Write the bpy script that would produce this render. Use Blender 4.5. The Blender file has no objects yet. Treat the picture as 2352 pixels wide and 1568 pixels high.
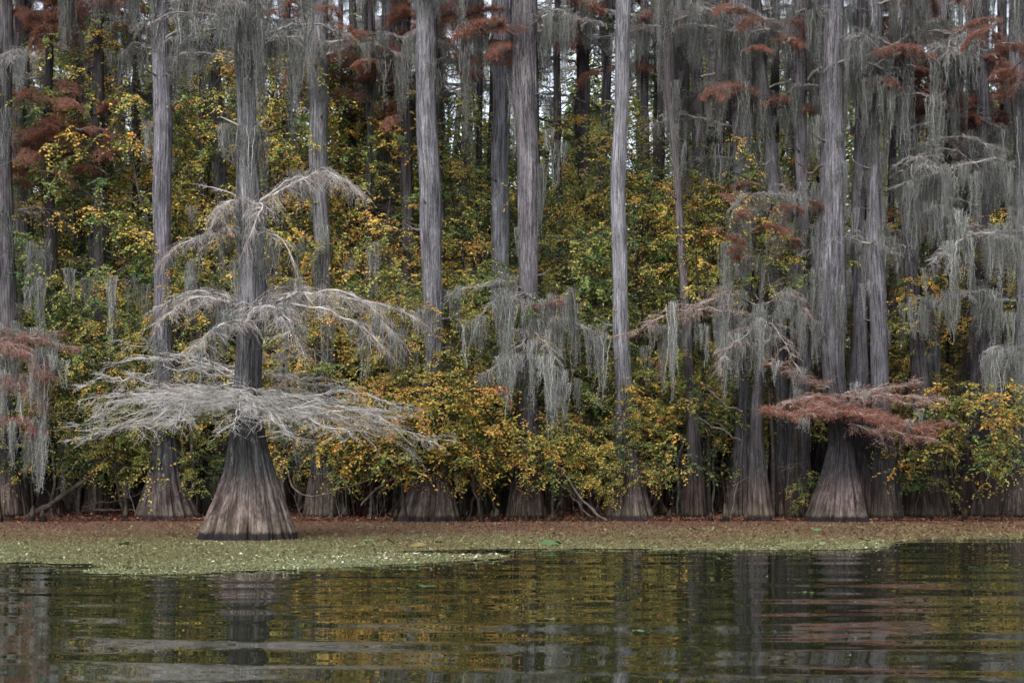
import bpy, math, random
import numpy as np
from mathutils import Vector
R = math.radians
rs = np.random.RandomState
# ------------------------------------------------------------------ scene, camera, world, sun
scene = bpy.context.scene
col = scene.collection
CAM_H = 1.8
cam_d = bpy.data.cameras.new('camera'); cam = bpy.data.objects.new('camera', cam_d); col.objects.link(cam)
cam.location = (0, 0, CAM_H); cam.rotation_euler = (R(90), 0, 0)
cam_d.sensor_width = 36; cam_d.lens = 57.6; cam_d.shift_y = 0.1218
cam_d.clip_start = 0.1; cam_d.clip_end = 3000
scene.camera = cam
SUN_EL, SUN_AZ = R(42), R(196)
w = bpy.data.worlds.new('World'); scene.world = w; w.use_nodes = True
nt = w.node_tree; nt.nodes.clear()
sky = nt.nodes.new('ShaderNodeTexSky'); sky.sky_type = 'NISHITA'; sky.sun_disc = False
sky.sun_elevation = SUN_EL; sky.sun_rotation = SUN_AZ; sky.dust_density = 3.0; sky.air_density = 1.0
hs = nt.nodes.new('ShaderNodeHueSaturation'); hs.inputs['Saturation'].default_value = 0.42
bg = nt.nodes.new('ShaderNodeBackground'); bg.inputs[1].default_value = 0.15
wo = nt.nodes.new('ShaderNodeOutputWorld')
nt.links.new(sky.outputs[0], hs.inputs['Color']); nt.links.new(hs.outputs[0], bg.inputs[0]); nt.links.new(bg.outputs[0], wo.inputs[0])
sd = bpy.data.lights.new('sun', 'SUN'); sd.energy = 1.4; sd.angle = R(30); sd.color = (1, .97, .93)
so = bpy.data.objects.new('sun', sd); col.objects.link(so)
sdir = Vector((math.sin(SUN_AZ)*math.cos(SUN_EL), math.cos(SUN_AZ)*math.cos(SUN_EL), math.sin(SUN_EL)))
so.rotation_euler = (-sdir).to_track_quat('-Z', 'Y').to_euler(); so.location = (0, -20, 40)
scene.view_settings.view_transform = 'Standard'; scene.view_settings.look = 'None'
scene.view_settings.exposure = 0.88; scene.view_settings.gamma = 1
scene.render.engine = 'CYCLES'
cy = scene.cycles
cy.use_denoising = True; cy.adaptive_threshold = .05; cy.max_bounces = 4; cy.diffuse_bounces = 2; cy.glossy_bounces = 2; cy.transmission_bounces = 2; cy.transparent_max_bounces = 4
cy.caustics_reflective = False; cy.caustics_refractive = False

# ------------------------------------------------------------------ measures taken off the photograph (2352 px wide view of it)
F = 3763.0; HY = 1070.6
def W(x, y, d): return np.array([(x-1176)/F*d, d, CAM_H + (HY-y)/F*d])
def zof(y, d): return CAM_H + (HY-y)/F*d
def xof(x, d): return (x-1176)/F*d

# ------------------------------------------------------------------ mesh helpers
class Geo:
    def __init__(s): s.v = []; s.q = []; s.t = []; s.a = []; s.n = 0; s.uv = []
    def add(s, v, q=None, t=None, a=0.5, uv=None):
        v = np.asarray(v, float).reshape(-1, 3)
        if q is not None and len(q): s.q.append(np.asarray(q)+s.n)
        if t is not None and len(t): s.t.append(np.asarray(t)+s.n)
        s.v.append(v)
        a = np.asarray(a, float)
        if a.ndim == 0: a = np.full((len(v), 2), float(a))
        elif a.ndim == 1: a = np.stack([a, np.full(len(v), .5)], 1) if len(a) == len(v) else np.tile(a, (len(v), 1))
        s.a.append(a); s.uv.append(np.zeros((len(v), 2)) if uv is None else uv)
        s.n += len(v)
    def mesh(s, name, mat, smooth=True):
        me = bpy.data.meshes.new(name)
        v = np.concatenate(s.v).astype(np.float32)
        q = np.concatenate(s.q) if s.q else np.zeros((0, 4), int)
        t = np.concatenate(s.t) if s.t else np.zeros((0, 3), int)
        me.vertices.add(len(v)); me.vertices.foreach_set('co', v.ravel())
        nl = len(q)*4+len(t)*3
        me.loops.add(nl); me.polygons.add(len(q)+len(t))
        li = np.concatenate([q.ravel(), t.ravel()]).astype(np.int32)
        me.loops.foreach_set('vertex_index', li)
        st = np.concatenate([np.arange(len(q))*4, len(q)*4+np.arange(len(t))*3]).astype(np.int32)
        me.polygons.foreach_set('loop_start', st)
        me.polygons.foreach_set('use_smooth', np.full(len(st), smooth))
        me.update(calc_edges=True)
        a = np.concatenate(s.a)
        at = me.attributes.new('var', 'FLOAT_COLOR', 'POINT')
        c = np.zeros((len(v), 4), np.float32); c[:, 0] = a[:, 0]; c[:, 1] = a[:, 1]; c[:, 3] = 1
        at.data.foreach_set('color', c.ravel())
        uv = np.concatenate(s.uv)
        u = me.attributes.new('bark_uv', 'FLOAT_VECTOR', 'POINT')
        c3 = np.zeros((len(v), 3), np.float32); c3[:, :2] = uv
        u.data.foreach_set('vector', c3.ravel())
        me.materials.append(mat)
        return me

def nrm(v): return v/np.maximum(np.linalg.norm(v, axis=-1, keepdims=True), 1e-9)
def tube(g, pts, rad, k=3, a=0.5):
    pts = np.asarray(pts, float); n = len(pts); rad = np.broadcast_to(rad, n)
    T = nrm(np.gradient(pts, axis=0))
    up = np.array([0, 0, 1.]) if abs(T[:, 2]).mean() < .8 else np.array([1., .2, 0])
    A = nrm(np.cross(T, up)); B = np.cross(T, A)
    th = np.arange(k)*2*math.pi/k
    v = pts[:, None]+rad[:, None, None]*(np.cos(th)[None, :, None]*A[:, None]+np.sin(th)[None, :, None]*B[:, None])
    i = np.arange(n-1)[:, None]*k; j = np.arange(k)[None]; j2 = (j+1) % k
    q = np.stack([i+j, i+j2, i+k+j2, i+k+j], -1).reshape(-1, 4)
    L = np.concatenate([[0], np.cumsum(np.linalg.norm(np.diff(pts, axis=0), axis=1))])
    uv = np.stack([np.tile(th*.1, n), np.repeat(L, k)], 1)
    g.add(v.reshape(-1, 3), q, a=a, uv=uv)
def curve(ctrl, n):
    c = np.asarray(ctrl, float); m = len(c)
    if m == 2: return c[0]+(c[1]-c[0])*np.linspace(0, 1, n)[:, None]
    P = np.vstack([2*c[0]-c[1], c, 2*c[-1]-c[-2]])
    t = np.linspace(0, m-1-1e-6, n); i = t.astype(int); f = (t-i)[:, None]
    p0, p1, p2, p3 = P[i], P[i+1], P[i+2], P[i+3]
    return .5*((2*p1)+(-p0+p2)*f+(2*p0-5*p1+4*p2-p3)*f**2+(-p0+3*p1-3*p2+p3)*f**3)
def wob(r, n, amp):
    w_ = np.cumsum(r.normal(0, 1, (n, 3)), 0); w_ -= w_[0]
    return w_*amp/math.sqrt(n)
def leaves(g, pos, dr, nr, ln, wd, va, vb=None):
    """pointed leaves folded along the midrib"""
    n = len(pos); dr = nrm(dr); sd_ = nrm(np.cross(dr, nr)); up = np.cross(sd_, dr)
    ln = np.broadcast_to(ln, n)[:, None]; wd = np.broadcast_to(wd, n)[:, None]
    b = pos; l = pos+dr*ln*.45+sd_*wd*.5+up*wd*.18; r_ = pos+dr*ln*.45-sd_*wd*.5+up*wd*.18; tp = pos+dr*ln
    v = np.stack([b, l, tp, r_], 1).reshape(-1, 3)
    i = np.arange(n)[:, None]*4
    t = np.concatenate([i+np.array([[0, 2, 1]]), i+np.array([[0, 3, 2]])], 0)
    va = np.broadcast_to(va, n); vb = np.broadcast_to(.5 if vb is None else vb, n)
    g.add(v, t=t, a=np.stack([np.repeat(va, 4), np.repeat(vb, 4)], 1))

# ------------------------------------------------------------------ object helpers
def link(name, me, parent=None, loc=(0, 0, 0), rot=(0, 0, 0), sc=(1, 1, 1), color=None):
    o = bpy.data.objects.new(name, me); col.objects.link(o)
    o.location = loc; o.rotation_euler = rot; o.scale = (sc,)*3 if isinstance(sc, (int, float)) else sc
    if parent: o.parent = parent
    if color is not None: o.color = (*color, 1)[:4] if len(color) == 3 else color
    return o
def empty(name, loc, label, cat, group=None, rz=0):
    o = bpy.data.objects.new(name, None); col.objects.link(o); o.empty_display_size = .3
    o.location = loc; o.rotation_euler = (0, 0, rz); tag(o, label, cat, group); return o
def tag(o, label=None, cat=None, group=None, kind=None):
    if label: o['label'] = label
    if cat: o['category'] = cat
    if group: o['group'] = group
    if kind: o['kind'] = kind
    return o

# ------------------------------------------------------------------ materials
def newmat(name):
    m = bpy.data.materials.new(name); m.use_nodes = True; n = m.node_tree.nodes; n.clear()
    out = n.new('ShaderNodeOutputMaterial'); return m, n, m.node_tree.links, out
def ramp(n, stops):
    r = n.new('ShaderNodeValToRGB'); e = r.color_ramp.elements
    while len(e) > 1: e.remove(e[-1])
    e[0].position = stops[0][0]; e[0].color = (*stops[0][1], 1)
    for p, c in stops[1:]:
        x = e.new(p); x.color = (*c, 1)
    return r
def math_(n, l, op, a, b, clamp=False):
    m = n.new('ShaderNodeMath'); m.operation = op; m.use_clamp = clamp
    for i, s in enumerate((a, b)):
        if isinstance(s, (int, float)): m.inputs[i].default_value = s
        else: l.new(s, m.inputs[i])
    return m.outputs[0]
def mixc(n, l, f, a, b, mode='MIX'):
    m = n.new('ShaderNodeMix'); m.data_type = 'RGBA'; m.blend_type = mode
    for i, s in ((0, f), (6, a), (7, b)):
        if isinstance(s, (int, float)): m.inputs[i].default_value = s
        elif isinstance(s, tuple): m.inputs[i].default_value = (*s, 1)
        else: l.new(s, m.inputs[i])
    return m.outputs[2]
def attr(n, name):
    a = n.new('ShaderNodeAttribute'); a.attribute_name = name; return a
def noise(n, l, vec, scale, detail=3, rough=.55, mapscale=None):
    if mapscale:
        mp = n.new('ShaderNodeMapping'); mp.inputs['Scale'].default_value = mapscale; l.new(vec, mp.inputs[0]); vec = mp.outputs[0]
    t = n.new('ShaderNodeTexNoise'); t.inputs['Scale'].default_value = scale; t.inputs['Detail'].default_value = detail
    t.inputs['Roughness'].default_value = rough; l.new(vec, t.inputs['Vector']); return t.outputs[0]

def bark_material():
    m, n, l, out = newmat('bark')
    uv = attr(n, 'bark_uv').outputs['Vector']
    oi = n.new('ShaderNodeObjectInfo')
    loc = n.new('ShaderNodeVectorMath'); loc.operation = 'ADD'; l.new(uv, loc.inputs[0])
    cmb = n.new('ShaderNodeCombineXYZ'); l.new(math_(n, l, 'MULTIPLY', oi.outputs['Random'], 37.), cmb.inputs[2]); l.new(cmb.outputs[0], loc.inputs[1])
    vec = loc.outputs[0]
    tc = n.new('ShaderNodeTexCoord'); sp = n.new('ShaderNodeSeparateXYZ'); l.new(tc.outputs['Object'], sp.inputs[0])
    s1 = noise(n, l, vec, 1, 6, .72, (34, 2.0, 1)); s2 = noise(n, l, vec, 1, 4, .6, (11, .6, 1)); s3 = noise(n, l, vec, 1.3, 4, .6, (1.5, .7, 1))
    s4 = noise(n, l, vec, 1, 2, .5, (70, 9, 1))
    st = math_(n, l, 'ADD', math_(n, l, 'MULTIPLY', s1, .62), math_(n, l, 'ADD', math_(n, l, 'MULTIPLY', s2, .38), math_(n, l, 'MULTIPLY', s4, .22)))
    st = math_(n, l, 'SUBTRACT', st, .065)
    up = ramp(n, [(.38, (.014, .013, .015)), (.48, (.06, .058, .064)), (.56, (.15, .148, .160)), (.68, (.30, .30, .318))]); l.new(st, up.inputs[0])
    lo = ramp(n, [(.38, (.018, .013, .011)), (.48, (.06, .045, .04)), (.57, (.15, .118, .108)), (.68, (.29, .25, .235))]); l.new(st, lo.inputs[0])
    dk = n.new('ShaderNodeMapRange'); dk.inputs[1].default_value = 2.6; dk.inputs[2].default_value = 7.; dk.inputs[3].default_value = .32; dk.inputs[4].default_value = 1.; l.new(sp.outputs['Z'], dk.inputs[0])  # bark paler higher up; understory shade is painted into the lower stem
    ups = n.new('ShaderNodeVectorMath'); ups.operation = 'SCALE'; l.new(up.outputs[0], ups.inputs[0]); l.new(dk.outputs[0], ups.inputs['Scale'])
    los = n.new('ShaderNodeVectorMath'); los.operation = 'SCALE'; l.new(lo.outputs[0], los.inputs[0]); l.new(oi.outputs['Alpha'], los.inputs['Scale'])  # alpha dims the brown foot: deep bank shade put into its colour
    # weathered brown foot up to about two metres, ragged
    hz = math_(n, l, 'ADD', sp.outputs['Z'], math_(n, l, 'MULTIPLY', math_(n, l, 'SUBTRACT', s2, .5), 1.6))
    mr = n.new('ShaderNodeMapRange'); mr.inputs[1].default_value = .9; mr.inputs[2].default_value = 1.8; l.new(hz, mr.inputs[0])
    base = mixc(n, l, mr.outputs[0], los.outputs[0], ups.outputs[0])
    # dark wet band at the waterline
    wz = math_(n, l, 'ADD', sp.outputs['Z'], math_(n, l, 'MULTIPLY', math_(n, l, 'SUBTRACT', s1, .5), .22))
    mw = n.new('ShaderNodeMapRange'); mw.inputs[1].default_value = .16; mw.inputs[2].default_value = .24; l.new(wz, mw.inputs[0])
    base = mixc(n, l, mw.outputs[0], (.022, .018, .020), base)
    # algae blush low down
    ag = n.new('ShaderNodeMapRange'); ag.inputs[1].default_value = .55; ag.inputs[2].default_value = .2; l.new(wz, ag.inputs[0])
    agf = math_(n, l, 'MULTIPLY', math_(n, l, 'MULTIPLY', ag.outputs[0], mw.outputs[0]), .22)
    base = mixc(n, l, agf, base, (.10, .11, .035))
    # pale lichen crusts in ragged patches
    l1 = noise(n, l, vec, 1, 5, .7, (5, 2.2, 1)); lm = n.new('ShaderNodeMapRange'); lm.inputs[1].default_value = .60; lm.inputs[2].default_value = .66; l.new(l1, lm.inputs[0])
    l2 = noise(n, l, vec, 1, 3, .8, (60, 45, 1)); lm2 = n.new('ShaderNodeMapRange'); lm2.inputs[1].default_value = .42; lm2.inputs[2].default_value = .62; l.new(l2, lm2.inputs[0])
    lf = math_(n, l, 'MULTIPLY', math_(n, l, 'MULTIPLY', lm.outputs[0], lm2.outputs[0]), math_(n, l, 'MULTIPLY', mr.outputs[0], .6))
    base = mixc(n, l, lf, base, (.30, .33, .31))
    # blotches
    bl = n.new('ShaderNodeMapRange'); bl.inputs[1].default_value = .35; bl.inputs[2].default_value = .7; bl.inputs[3].default_value = .6; bl.inputs[4].default_value = 1.25; l.new(s3, bl.inputs[0])
    sc = n.new('ShaderNodeVectorMath'); sc.operation = 'SCALE'; l.new(base, sc.inputs[0]); l.new(bl.outputs[0], sc.inputs['Scale'])
    tint = n.new('ShaderNodeVectorMath'); tint.operation = 'MULTIPLY'; l.new(sc.outputs[0], tint.inputs[0]); l.new(oi.outputs['Color'], tint.inputs[1])
    p = n.new('ShaderNodeBsdfPrincipled'); p.inputs['Roughness'].default_value = .9; p.inputs['Specular IOR Level'].default_value = .15
    l.new(tint.outputs[0], p.inputs['Base Color'])
    b = n.new('ShaderNodeBump'); b.inputs['Strength'].default_value = .9; b.inputs['Distance'].default_value = .05; l.new(st, b.inputs['Height']); l.new(b.outputs[0], p.inputs['Normal'])
    l.new(p.outputs[0], out.inputs[0]); return m
def leafy(name, stops, trans=.35, bright=(.7, 1.35), tint=False):
    """colour from the leaf's own 'var' value shifted by the plant's object colour (red), lightness by its second value"""
    m, n, l, out = newmat(name)
    a = attr(n, 'var'); sp = n.new('ShaderNodeSeparateColor'); l.new(a.outputs['Color'], sp.inputs[0])
    oi = n.new('ShaderNodeObjectInfo'); so_ = n.new('ShaderNodeSeparateColor'); l.new(oi.outputs['Color'], so_.inputs[0])
    v = math_(n, l, 'ADD', sp.outputs[0], math_(n, l, 'SUBTRACT', so_.outputs[0], .5), True)
    r = ramp(n, stops); l.new(v, r.inputs[0])
    mr = n.new('ShaderNodeMapRange'); mr.inputs[3].default_value = bright[0]; mr.inputs[4].default_value = bright[1]; l.new(sp.outputs[1], mr.inputs[0])
    k = math_(n, l, 'MULTIPLY', mr.outputs[0], so_.outputs[1])
    sc = n.new('ShaderNodeVectorMath'); sc.operation = 'SCALE'; l.new(r.outputs[0], sc.inputs[0]); l.new(k, sc.inputs['Scale'])
    d = n.new('ShaderNodeBsdfPrincipled'); d.inputs['Roughness'].default_value = .55; d.inputs['Specular IOR Level'].default_value = .25
    t = n.new('ShaderNodeBsdfTranslucent'); l.new(sc.outputs[0], d.inputs['Base Color']); l.new(sc.outputs[0], t.inputs[0])
    mx = n.new('ShaderNodeMixShader'); mx.inputs[0].default_value = trans
    l.new(d.outputs[0], mx.inputs[1]); l.new(t.outputs[0], mx.inputs[2]); l.new(mx.outputs[0], out.inputs[0]); return m
def simple(name, c, rough=.85, c2=None, scale=6):
    m, n, l, out = newmat(name)
    p = n.new('ShaderNodeBsdfPrincipled'); p.inputs['Roughness'].default_value = rough; p.inputs['Specular IOR Level'].default_value = .2
    tc = n.new('ShaderNodeTexCoord'); nn = noise(n, l, tc.outputs['Object'], scale, 4)
    r = ramp(n, [(.35, c), (.65, c2 or tuple(x*1.6 for x in c))]); l.new(nn, r.inputs[0])
    oi = n.new('ShaderNodeObjectInfo'); tint = n.new('ShaderNodeVectorMath'); tint.operation = 'MULTIPLY'
    l.new(r.outputs[0], tint.inputs[0]); l.new(oi.outputs['Color'], tint.inputs[1])
    l.new(tint.outputs[0], p.inputs['Base Color']); l.new(p.outputs[0], out.inputs[0]); return m
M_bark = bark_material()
M_leaf = leafy('autumn_leaf', [(0, (.038, .095, .04)), (.22, (.09, .165, .055)), (.40, (.20, .245, .075)), (.55, (.41, .37, .10)), (.68, (.62, .43, .09)), (.84, (.64, .31, .10)), (1, (.44, .20, .12))], .5, (.9, 1.5))
M_rust = leafy('rust_needles', [(0, (.19, .14, .06)), (.3, (.23, .095, .055)), (.6, (.29, .115, .08)), (1, (.38, .22, .175))], .45)
M_moss = leafy('spanish_moss', [(0, (.075, .078, .072)), (.5, (.18, .187, .178)), (1, (.34, .355, .345))], .3, (.6, 1.35))
M_litter = leafy('leaf_litter', [(0, (.06, .025, .018)), (.4, (.15, .06, .04)), (.75, (.26, .12, .07)), (1, (.40, .28, .17))], .1)
M_weed = leafy('duckweed_leaf', [(0, (.12, .055, .04)), (.35, (.155, .095, .055)), (.6, (.155, .14, .06)), (.85, (.175, .185, .08)), (1, (.26, .29, .165))], .1)
M_twig = simple('grey_twig', (.20, .193, .187), .8, (.54, .52, .50), 3)
M_brown = simple('brown_stem', (.08, .072, .066), .9, (.24, .22, .205), 5)
M_dark = simple('shrub_stem', (.022, .018, .016), .9, (.06, .05, .044), 5)
M_pad = leafy('lily_pad', [(0, (.10, .20, .07)), (.5, (.22, .34, .13)), (1, (.42, .34, .14))], .1)
M_flower = simple('white_petal', (.75, .75, .70), .6, (.85, .85, .8))

# ------------------------------------------------------------------ setting
def ground():
    g = Geo(); xs = np.concatenate([[-600, -200, -80], np.linspace(-45, 45, 91), [80, 200, 600]])
    ys = np.concatenate([[-60, 0, 30, 48], np.linspace(52, 90, 60), [120, 200, 500, 1500]])
    X, Y = np.meshgrid(xs, ys); r = rs(5)
    Z = np.interp(Y, [0, 53.5, 56.5, 62, 90, 1500], [-1.2, -.5, .05, .28, .5, .5])+np.where((Y > 55) & (Y < 91), .05*np.sin(X*1.3+Y)+.04*r.normal(size=X.shape), 0)
    nx = len(xs); i = np.arange(len(ys)-1)[:, None]*nx+np.arange(nx-1)[None]
    g.add(np.stack([X, Y, Z], -1), np.stack([i, i+1, i+nx+1, i+nx], -1).reshape(-1, 4))
    m = simple('forest_floor', (.028, .018, .014), .95, (.075, .045, .032), 2.5)
    tag(link('ground', g.mesh('ground', m)), kind='structure')
ground()
def wave(X, Y):
    """long low swell lines plus finer ripples, metres"""
    a = 0
    for k, (lam, ang, amp, ph) in enumerate([(3.6, -7, .0060, .7), (2.3, 6, .0052, 0), (1.55, -5, .0026, 1.3), (1.02, 11, .0011, 2.2), (.66, -8, .00045, .5), (.45, 13, .00012, 4.)]):
        t = R(ang); kx, ky = math.sin(t)*2*math.pi/lam, math.cos(t)*2*math.pi/lam
        env = .55+.45*np.sin(X*.21*(1+.3*k)+k*1.7+Y*.13)*np.sin(Y*.24*(1+.2*k)+k)
        amp = amp*(1. if lam > 1.5 else np.clip((40-Y)/18, .06, 1)*1.1)
        a = a+amp*env*np.sin(kx*X+ky*Y+ph+.9*np.sin(X*.17+k)+.5*np.sin(X*.45+k*2+Y*.2))
    return 1.45*a*np.clip((56-Y)/26, .12, 1)
def water():
    g = Geo(); xs = np.concatenate([[-400, -120, -40], np.linspace(-16, 16, 321), [40, 120, 400]])
    ys = np.concatenate([[-60, 0, 8], 12+np.cumsum(np.linspace(.035, .14, 420)), [62, 70]])
    ys = ys[(ys < 52) | (ys > 60)]
    X, Y = np.meshgrid(xs, ys); Z = wave(X, Y)
    nx = len(xs); i = np.arange(len(ys)-1)[:, None]*nx+np.arange(nx-1)[None]
    g.add(np.stack([X, Y, Z], -1), np.stack([i, i+1, i+nx+1, i+nx], -1).reshape(-1, 4))
    m, n, l, out = newmat('swamp_water')
    p = n.new('ShaderNodeBsdfPrincipled'); p.inputs['Base Color'].default_value = (.018, .020, .011, 1); p.inputs['Roughness'].default_value = .015; p.inputs['IOR'].default_value = 1.33
    l.new(p.outputs[0], out.inputs[0])
    tag(link('water', g.mesh('water', m)), kind='structure')
water()

# floating mat outline: near edge given by photo column -> distance
EDGE = [(-300, 1288), (0, 1290), (90, 1291), (150, 1300), (200, 1316), (330, 1319), (450, 1318), (560, 1310), (640, 1308), (760, 1304), (900, 1296), (1000, 1291), (1100, 1285), (1165, 1281), (1180, 1262), (1350, 1262), (1480, 1263), (1700, 1263), (1900, 1262), (1990, 1259), (2040, 1255), (2056, 1243), (2120, 1238), (2352, 1236), (2700, 1234)]
def yd(y): return CAM_H*F/(y-HY)
def edge_d(xp):
    return yd(np.interp(xp, [e[0] for e in EDGE], [e[1] for e in EDGE]))
def in_slit(xp, y):
    """open water cuts inside the mat"""
    a = (xp > 860+np.abs(y-1268)*14) & (xp < 1500) & (np.abs(y-(1268-(xp-1000)*.001)) < np.clip((xp-880)/40, 0, 6.5))
    b = (xp < 225-np.abs(y-1302)*3) & (np.abs(y-1303) < 7)
    return a | b
def mat_sheet():
    g = Geo(); r = rs(8)
    nx, ny = 900, 130
    xp = np.linspace(-330, 2680, nx)
    V = []; keep = []
    jag = np.convolve(r.normal(0, 1, nx+8), np.ones(9)/9, 'same')[4:-4]*3.0+r.normal(0, .45, nx)
    ye = np.interp(xp, [e[0] for e in EDGE], [e[1] for e in EDGE])+jag*np.where(xp < 1200, 1.0, .4)
    T = np.linspace(0, 1, ny)[:, None]
    d0 = yd(ye)[None]; D = d0+(57.0-d0)*T**1.4
    X = (xp[None]-1176)/F*D
    Z = .006+.006*r.rand(ny, nx)
    V = np.stack([X, D, Z], -1)
    i = (np.arange(ny-1)[:, None]*nx+np.arange(nx-1)[None]); q = np.stack([i, i+1, i+nx+1, i+nx], -1).reshape(-1, 4)
    Yp = HY+CAM_H*F/D; Xp = np.broadcast_to(xp[None], D.shape)
    cut = in_slit(Xp, Yp+r.normal(0, .5, D.shape)) | ((Yp > ye[None]-13) & (Xp < 1200) & (np.sin(Xp*.013+Yp*1.1)+np.sin(Xp*.05+Yp*.7)+.6*r.normal(size=D.shape) > 2.1))
    ck = cut.ravel()[q].sum(1) < 2
    g.add(V, q[ck])
    m, n, l, out = newmat('duckweed_mat')
    geo = n.new('ShaderNodeNewGeometry'); P_ = geo.outputs['Position']
    n1 = noise(n, l, P_, 1, 3, .6, (.5, .35, 1)); n2 = noise(n, l, P_, 26, 4, .7); n3 = noise(n, l, P_, 1, 4, .65, (1.6, 5, 1))
    sp = n.new('ShaderNodeSeparateXYZ'); l.new(P_, sp.inputs[0])
    # leaf-fall brown near the shore, green outward: real drift of fallen needles
    dd = math_(n, l, 'ADD', sp.outputs['Y'], math_(n, l, 'MULTIPLY', math_(n, l, 'SUBTRACT', n1, .5), 14.))
    dd = math_(n, l, 'ADD', dd, math_(n, l, 'MULTIPLY', sp.outputs['X'], .0))
    mr = n.new('ShaderNodeMapRange'); mr.inputs[1].default_value = 37; mr.inputs[2].default_value = 45; l.new(dd, mr.inputs[0])
    gr = ramp(n, [(.3, (.03, .03, .014)), (.5, (.095, .09, .036)), (.7, (.16, .165, .075))]); l.new(n2, gr.inputs[0])
    br = ramp(n, [(.3, (.035, .02, .015)), (.5, (.11, .06, .042)), (.72, (.19, .13, .085))]); l.new(n2, br.inputs[0])
    c = mixc(n, l, mr.outputs[0], gr.outputs[0], br.outputs[0])
    b = n.new('ShaderNodeBump'); b.inputs['Strength'].default_value = .6; b.inputs['Distance'].default_value = .02; l.new(n2, b.inputs['Height'])
    p = n.new('ShaderNodeBsdfPrincipled'); p.inputs['Roughness'].default_value = .8; p.inputs['Specular IOR Level'].default_value = .2
    l.new(c, p.inputs['Base Color']); l.new(b.outputs[0], p.inputs['Normal']); l.new(p.outputs[0], out.inputs[0])
    tag(link('duckweed_mat', g.mesh('duckweed_mat', m)), 'flat floating carpet of green duckweed and brown fallen needles', 'duckweed', kind='stuff')
    # loose leaflets standing up from the mat
    n_ = 190000
    xp2 = r.uniform(-100, 2450, n_); t = r.rand(n_); d0 = edge_d(xp2)
    y0 = HY+CAM_H*F/d0; yy = 1196+(y0+2.5-1196)*t; D = yd(yy)
    ok = ~in_slit(xp2, yy); xp2, yy, D = xp2[ok], yy[ok], D[ok]; n_ = len(xp2)
    X = (xp2-1176)/F*D
    pos = np.stack([X, D, np.full(n_, .012)], 1)
    dr = np.stack([r.normal(size=n_), r.normal(size=n_), r.uniform(.0, .6, n_)], 1); nr = np.stack([r.normal(0, .3, n_), r.normal(0, .3, n_), np.ones(n_)], 1)
    patch = np.sin(X*.9+D*.35)+np.sin(X*.37-D*.6+2)+.5*np.sin(X*2.3+D*1.1)
    va = np.clip(np.interp(D, [28, 33, 38, 41, 45, 50, 55], [.95, .82, .70, .54, .38, .24, .12])+.08*patch+r.normal(0, .24, n_), 0, 1)
    sz = r.uniform(.012, .042, n_)*np.interp(D, [28, 55], [.9, 1.5])*np.where(r.rand(n_) < .03, 2.4, 1)
    # thin rafts torn off the outer edge
    m_ = 26000; xr_ = r.uniform(-50, 2400, m_); yr_ = np.interp(xr_, [e[0] for e in EDGE], [e[1] for e in EDGE])+r.exponential(7, m_)
    keep_ = (np.sin(xr_*.021+yr_*.9)+np.sin(xr_*.057-yr_*.5+1)+.7*np.sin(xr_*.009+yr_*.25) > 1.0) & (yr_ < 1350)
    xr_, yr_ = xr_[keep_], yr_[keep_]; Dr = yd(yr_); m_ = len(xr_)
    pos = np.concatenate([pos, np.stack([(xr_-1176)/F*Dr, Dr, np.full(m_, .012)], 1)]); dr = np.concatenate([dr, r.normal(size=(m_, 3))*[1, 1, .1]]); nr = np.concatenate([nr, np.tile([0, 0, 1.], (m_, 1))])
    sz = np.concatenate([sz, r.uniform(.02, .05, m_)]); va = np.concatenate([va, np.clip(r.normal(.82, .15, m_), 0, 1)]); n_ += m_
    g2 = Geo(); leaves(g2, pos, dr, nr, sz, sz*.7, va, r.rand(n_))
    tag(link('duckweed_leaflets', g2.mesh('duckweed_leaflets', M_weed, False), color=(.5, 1, .5)), 'tiny floating leaflets crowding the water surface by the shore', 'duckweed', kind='stuff')
mat_sheet()
def litter():
    r = rs(12); g = Geo(); n_ = 60000
    y = 53.5+(r.rand(n_)**1.6)*24; x = r.uniform(-24, 24, n_)*y/60
    z = np.interp(y, [0, 53.5, 56.5, 62, 90], [0.02, .02, .09, .34, .56])+r.rand(n_)*.05
    dr = np.stack([r.normal(size=n_), r.normal(size=n_), r.uniform(-.1, .8, n_)], 1); nr = np.stack([r.normal(0, .5, n_), r.normal(0, .5, n_), np.ones(n_)], 1)
    s = r.uniform(.06, .15, n_)
    leaves(g, np.stack([x, y, z], 1), dr, nr, s, s*.5, np.clip(r.normal(.4, .25, n_), 0, 1), r.rand(n_))
    tag(link('leaf_litter', g.mesh('leaf_litter', M_litter, False), color=(.5, 1, .5)), 'brown fallen leaves covering the bank between the trunks', 'fallen leaves', kind='stuff')
litter()

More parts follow.
